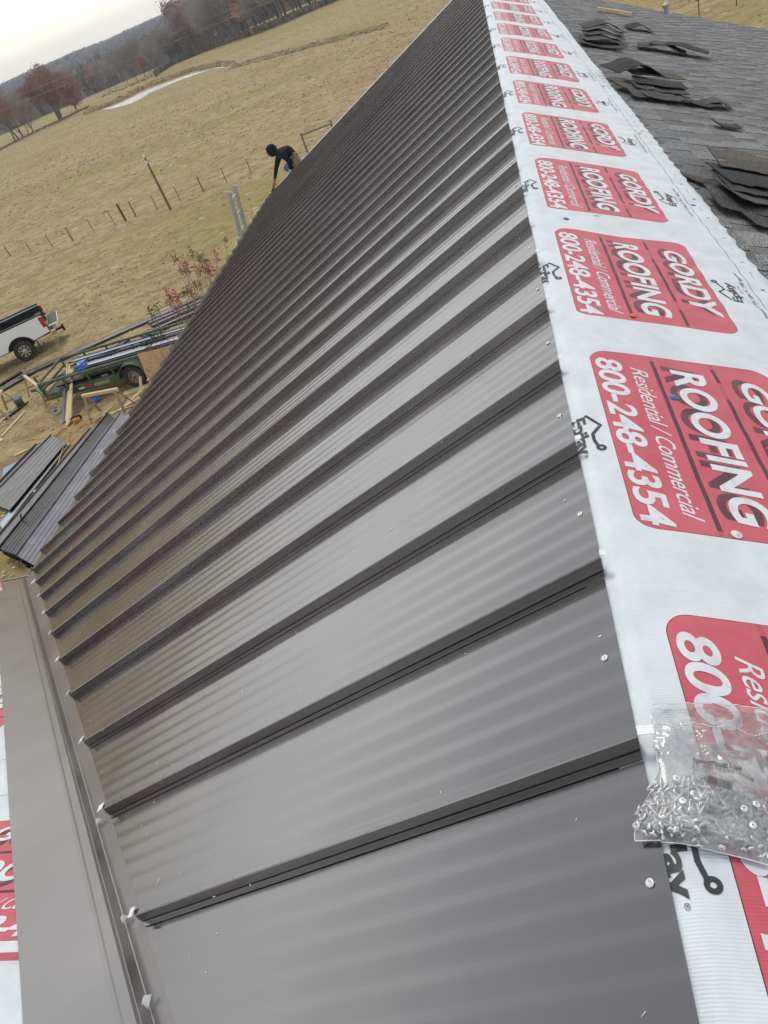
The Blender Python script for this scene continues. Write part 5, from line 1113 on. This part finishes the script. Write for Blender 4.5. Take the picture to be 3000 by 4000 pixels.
# lumber on the grass
LB=[((205,943),(15,1148),.09,.04,'pine stud lying alone on the grass below the bucket'),((120,915),(-15,1055),.09,.04,'pine stud lying under the left sawhorse at the frame edge'),
 ((1000,808),(1235,728),.28,.04,'wide pine plank stacked against the trailer wheel'),((1015,905),(1170,752),.09,.04,'pine stud lying across the plank toward the trailer'),((1150,828),(1135,665),.09,.04,'short stud standing against the trailer wheel hub'),
 ((800,1000),(915,905),.06,.04,'thin pine strip lying beside the sawhorse leg'),((900,975),(1145,832),.06,.04,'long thin pine strip under the standing stud'),((830,985),(1095,895),.05,.03,'thinnest strip nearest the roof edge in the lumber pile'),((985,925),(1095,850),.12,.04,'short wide offcut in the middle of the lumber pile')]
for i,(a,b_,w_,t_,lb) in enumerate(LB):
    ha=.03; hb=.03 if i!=4 else .55; hb=.14 if i==3 else hb
    board('board',gp(a,ha),gp(b_,hb),w_,t_,lb,grp='lumber scattered in the yard')
def gd(px,h=0): return at(*d1(*px),h)+Vector((0,0,h))
board('board',gd((190,432),.03),gd((366,346),.03),.09,.04,'short pale offcut lying near the left grey panels',grp='lumber scattered in the yard')
board('board',gd((1180,125),.04),gd((1245,70),.04),.07,.04,'pale board end sticking out beyond the black panel stack',grp='lumber scattered in the yard')
board('board',gp((20,1185),.03),gp((-20,1160),.03),.09,.04,'stub of orange board at the left frame edge below the studs',grp='lumber scattered in the yard')
board('wooden_stick',gd((262,1182),.5),gd((276,1280),.25),.04,.02,'small bent pale stick standing on the long grey panel',cat='stick')
for i in range(3):
    pass
# cord
q=random.Random(2); cp=[(1045,40),(1010,100),(900,125),(890,80),(835,75),(740,150),(700,175),(745,150),(800,90),(885,75),(905,110),(893,200),(880,255),(820,330),(790,430),(745,560),(705,610),(690,640)]
cp2=[(740,150),(640,185),(600,190),(520,212),(430,218),(330,232)]
for j,(c_,lb) in enumerate(((cp,'yellow extension cord looping over the grass and the grey panel end'),(cp2,'thin stretch of yellow cord running left across the grass'))):
    pts=[gd(p_,.02 if i<12 or j else .12) for i,p_ in enumerate(c_)]; sp_=[]
    for i in range(len(pts)-1):
        for k in range(6):
            f=k/6; a,b0,b1,c=pts[max(i-1,0)],pts[i],pts[i+1],pts[min(i+2,len(pts)-1)]
            sp_.append(.5*((2*b0)+(b1-a)*f+(2*a-5*b0+4*b1-c)*f*f+(3*b0-a-3*b1+c)*f**3)+Vector((0,0,.01)))
    mb=MB(); o0=sp_[0].copy(); mb.tube([p_-o0 for p_ in sp_],.011,6); o=mb.build('extension_lead',mat('cord_yellow',(.62,.40,.06),.5),None,True); o.location=o0; tag(o,lb,'cord')
# circular saw / tool
P=at(*c1(632,1035)); e=empty('power_saw',P,.6,'yellow and black power saw lying on the grass by the sawhorse','power saw'); YEL=mat('tool_yellow',(.72,.33,.02),.4)
mb=MB(); mb.box((0,0,.08),(.24,.12,.12)); mb.build('motor_body',YEL,e,bevel=.03); mb=MB(); mb.tube([(-.12,0,.10),(-.14,0,.2),(0,0,.22),(.08,0,.14)],.02,8); mb.build('handle',BK,e); mb=MB(); mb.lathe([(.09,-.01),(.09,.01),(0,.01)],18,0,Matrix.Rotation(R(90),3,'X'),(.10,.07,.09)); mb.build('blade_guard',BK,e); mb=MB(); mb.box((.02,.03,.01),(.30,.16,.01)); mb.build('base_plate',AL,e)
# crumpled plastic and cans
def crumple(name,P,s_,m_,label,cat,seed,grp=None):
    mb=MB(); rows=[]; q=random.Random(seed)
    for i in range(9):
        r=[]
        for j in range(12):
            th=math.pi*i/8; ph=2*math.pi*j/12; d=Vector((math.sin(th)*math.cos(ph),math.sin(th)*math.sin(ph),math.cos(th)*.6)); r.append(d*s_*(1+.5*nz3(d.x*2.5+seed,d.y*2.5,d.z*2.5)+q.uniform(-.12,.12))+Vector((0,0,s_*.4)))
        rows.append(r)
    mb.grid(rows,0,wrap=True); o=mb.build(name,m_); o.location=P; return tag(o,label,cat,grp)
BP=mat('blue_plastic',(.02,.17,.60),.35,coat=.3); PK=mat('pink_scrap',(.55,.22,.22),.6)
crumple('plastic_wrap',at(*c1(783,868)),.15,BP,'crumpled blue plastic wrap on the grass under the sawhorse','plastic wrap',1)
crumple('plastic_wrap',Vector((-14.55,19.75,tz+.93)),.20,BP,'crumpled blue plastic wrap on the front of the trailer load','plastic wrap',2)
crumple('plastic_wrap',at(*c1(450,946)),.07,BP,'tiny scrap of blue plastic on the grass left of the leaning boards','plastic wrap',3)
crumple('litter',at(*c1(398,890)),.06,PK,'small pinkish wrapper on the grass in front of the trailer tongue','litter',4)
crumple('litter',at(*c1(348,1105)),.07,PK,'pink scrap on the grass near the yellow cord','litter',5)
crumple('litter',at(*d1(464,905)),.06,WHT,'small white scrap on the grass between the panel stacks','litter',6)
# ------------------------------------------------------------------ worker
YP=15.92
def wp(x,y,dy=0): return atY(*k9(x,y),YP+dy)
J=dict(pel=wp(862,725,.06),sp1=wp(800,670,.04),sp2=wp(735,640,.02),ch=wp(668,645),nk=wp(604,640,.0),hd=wp(545,618,.0),hd2=wp(520,640,.0),
 fs=wp(628,690,.16),fe=wp(592,860,.22),fw=wp(577,985,.22),fh=wp(570,1035,.22),
 ns=wp(690,680,-.17),ne=wp(770,775,-.20),nw=wp(782,865,-.20),nh=wp(770,905,-.20),
 nhp=wp(850,760,-.06),nk_=wp(735,835,-.10),nf=wp(850,905,-.02),fhp=wp(850,760,.14),fk=wp(700,850,.20),ff=wp(810,880,.24))
order=['pel','sp1','sp2','ch','nk','hd','hd2','fs','fe','fw','fh','ns','ne','nw','nh','nhp','nk_','nf','fhp','fk','ff']
rad=dict(pel=.135,sp1=.13,sp2=.135,ch=.125,nk=.065,hd=.098,hd2=.085,fs=.072,fe=.048,fw=.034,fh=.032,ns=.075,ne=.052,nw=.036,nh=.036,nhp=.10,nk_=.072,nf=.05,fhp=.10,fk=.07,ff=.05)
edges=[('pel','sp1'),('sp1','sp2'),('sp2','ch'),('ch','nk'),('nk','hd'),('hd','hd2'),('ch','fs'),('fs','fe'),('fe','fw'),('fw','fh'),('ch','ns'),('ns','ne'),('ne','nw'),('nw','nh'),('pel','nhp'),('nhp','nk_'),('nk_','nf'),('pel','fhp'),('fhp','fk'),('fk','ff')]
O=J['pel'].copy(); me=bpy.data.meshes.new('b'); me.from_pydata([J[k]-O for k in order],[(order.index(a),order.index(b_)) for a,b_ in edges],[])
tmp=bpy.data.objects.new('b',me); col.objects.link(tmp); sk=tmp.modifiers.new('s','SKIN'); sk.use_smooth_shade=True
for i,k in enumerate(order): me.skin_vertices[0].data[i].radius=(rad[k],rad[k]); me.skin_vertices[0].data[i].use_root=(k=='pel')
sb_=tmp.modifiers.new('u','SUBSURF'); sb_.levels=2; sb_.render_levels=2
bpy.context.view_layer.update(); bmh=bpy.data.meshes.new_from_object(tmp.evaluated_get(bpy.context.evaluated_depsgraph_get())); bpy.data.objects.remove(tmp)
HOOD=mat('hoodie_black',(.010,.013,.022),.9); JEAN=mat('jeans_blue',(.09,.14,.20),.9,c2=(.16,.22,.28),ns=14); SKN=mat('skin',(.36,.19,.12),.6); GLV=mat('glove_white',(.62,.62,.62),.8)
for m_ in (HOOD,JEAN,SKN,GLV): bmh.materials.append(m_)
def near(c):
    best=None
    for a,b_ in edges:
        A_,B2=J[a]-O,J[b_]-O; t_=max(0,min(1,(c-A_).dot(B2-A_)/(B2-A_).length_squared)); d=(A_.lerp(B2,t_)-c).length
        if best is None or d<best[0]: best=(d,a,b_,t_)
    return best
for p_ in bmh.polygons:
    _,a,b_,t_=near(p_.center); p_.use_smooth=True
    p_.material_index=1 if b_ in('nhp','nk_','nf','fhp','fk','ff') and not(b_ in('nhp','fhp') and t_<.4) else 2 if (a,b_)==('fw','fh') else 3 if (a,b_)==('nw','nh') else 0
person=bpy.data.objects.new('person',bmh); col.objects.link(person); person.location=O
tag(person,'person in black hoodie and jeans crouching at the far roof corner, reaching down','person')
def hand(P,d,m_,name,curl=.5):
    mb=MB(); P=P-O; d=d.normalized(); s_=d.cross(Vector((0,1,0))).normalized(); up_=Vector((0,1,0))
    mb.tube([P,P+d*.045,P+d*.085],[.026,.036,.032],8)
    for i,l in enumerate((.066,.075,.070,.055)):
        b0=P+d*.078+up_*(.024-.016*i); k_=b0+d*l*.5+s_*l*.08; e_=k_+d*l*.40+s_*l*.35*curl; mb.tube([b0,k_,e_],[.010,.009,.0075],6)
    b0=P+d*.03+up_*.03; mb.tube([b0,b0+d*.03+up_*.022,b0+d*.06+up_*.026+s_*.012],[.012,.011,.009],6)
    o=mb.build(name,m_,person,True); return o
hand(J['fh'],J['fh']-J['fw'],SKN,'hand',1.0); hand(J['nh'],Vector((-.6,0,-.8)),GLV,'glove',.6)
# hood / cap brim / face
hl=J['hd']-O; mb=MB(); rows=[]
for i in range(9):
    th=math.pi*i/8; rows.append([hl+Vector((-.015+.118*math.cos(ph)*math.sin(th)*1.02,.10*math.sin(ph)*math.sin(th),.125*math.cos(th))) for ph in [2*math.pi*j/16 for j in range(16)] ])
rows=[[p_ for p_ in r] for r in rows]; mb.grid(rows,0,wrap=True); mb.build('hood',HOOD,person,True)
fd=Vector((-.72,-.05,-.70)).normalized(); fc=hl+fd*.085
mb=MB(); sx_=fd.cross(Vector((0,1,0))).normalized(); rows=[]
for i in range(7):
    th=math.pi*.5*i/6; rows.append([fc+fd*(.055*math.cos(th))+(sx_*math.cos(ph)*.085+Vector((0,1,0))*math.sin(ph)*.065)*math.sin(th) for ph in [2*math.pi*j/14 for j in range(14)]])
mb.grid(rows,0,wrap=True); mb.box(fc+fd*.06+sx_*-.0,(.022,.022,.03)); 
mb.build('face',SKN,person,True)
mb=MB()
for s_ in (-1,1): mb.box(fc+fd*.048+sx_*.028*(1 if sx_.z>0 else -1)+Vector((0,.024*s_,0)),(.014,.014,.010))
mb.build('eyes',BK,person)
mb=MB(); mb.lathe([(.0,.004),(.03,.0),(.032,-.006),(0,-.008)],14,0,Matrix.Rotation(R(70),3,'X'),fc+fd*.05+Vector((-.005,-.055,-.02))); mb.build('safety_glasses',mat('lens_white',(.8,.8,.8),.15),person)
mb=MB(); cb=hl+Vector((-.03,0,.06)); mb.grid([[cb+Vector((-.06-.045*math.cos(a_)*f,.07*math.sin(a_),.03-.03*f)) for a_ in [R(-80+16*i) for i in range(11)]] for f in (0,.5,1)]); o=mb.build('cap_peak',HOOD,person); m_=o.modifiers.new('t','SOLIDIFY'); m_.thickness=.006
# tool belt with pouches
TB=mat('tool_belt',(.30,.19,.12),.85,c2=(.42,.30,.21),ns=16); mb=MB(); q=random.Random(9)
for i,(x,y,dy) in enumerate(((850,690,-.10),(880,735,-.05),(850,770,-.13),(895,790,0),(835,810,-.10))):
    P=wp(x,y,dy)-O; mb.box(P,(.07,.09,.12),0,Matrix.Rotation(q.uniform(-.5,.5),3,'Y'))
for i in range(14): P=wp(q.uniform(820,905),q.uniform(650,800),q.uniform(-.17,-.08))-O; mb.tube([P,P+Vector((q.uniform(-.06,.02),0,q.uniform(.03,.08)))],.009,5)
mb.build('tool_belt',TB,person,bevel=.01)
mb=MB(); a=J['nf']-O; mb.box(a+Vector((.02,0,-.0)),(.26,.09,.08)); a=J['ff']-O; mb.box(a+Vector((.02,0,-.0)),(.26,.09,.08)); mb.build('boots',mat('boot_brown',(.16,.11,.07),.8),person,bevel=.02)
# tool in the reaching hand
P=wp(560,1105,.22); e=empty('hand_tool',P,0,'dark seaming tool held by the crouching person over the roof corner','hand tool')
mb=MB(); mb.beam((.03,0,.09),(-.01,0,-.01),.035,.03); mb.build('handle',mat('tool_brown',(.16,.08,.05),.5),e,bevel=.008); mb=MB(); mb.beam((-.01,0,-.01),(-.07,0,-.08),.05,.045); mb.build('jaw',BK,e,bevel=.008)

# ------------------------------------------------------------------ haze in the air
mb=MB(); zb,zt=-20.,60.; mb.box((0,0,(zb+zt)/2),(5200,5200,zt-zb)); hz=mb.build('haze',[])
hm=bpy.data.materials.new('haze'); hm.use_nodes=True; t=hm.node_tree; t.nodes.clear(); o_=t.nodes.new('ShaderNodeOutputMaterial'); v=t.nodes.new('ShaderNodeVolumePrincipled'); v.inputs['Color'].default_value=(.72,.86,1,1); v.inputs['Density'].default_value=.00034; v.inputs['Anisotropy'].default_value=.3; t.links.new(v.outputs[0],o_.inputs['Volume'])
hz.data.materials.append(hm); tag(hz,kind='stuff')
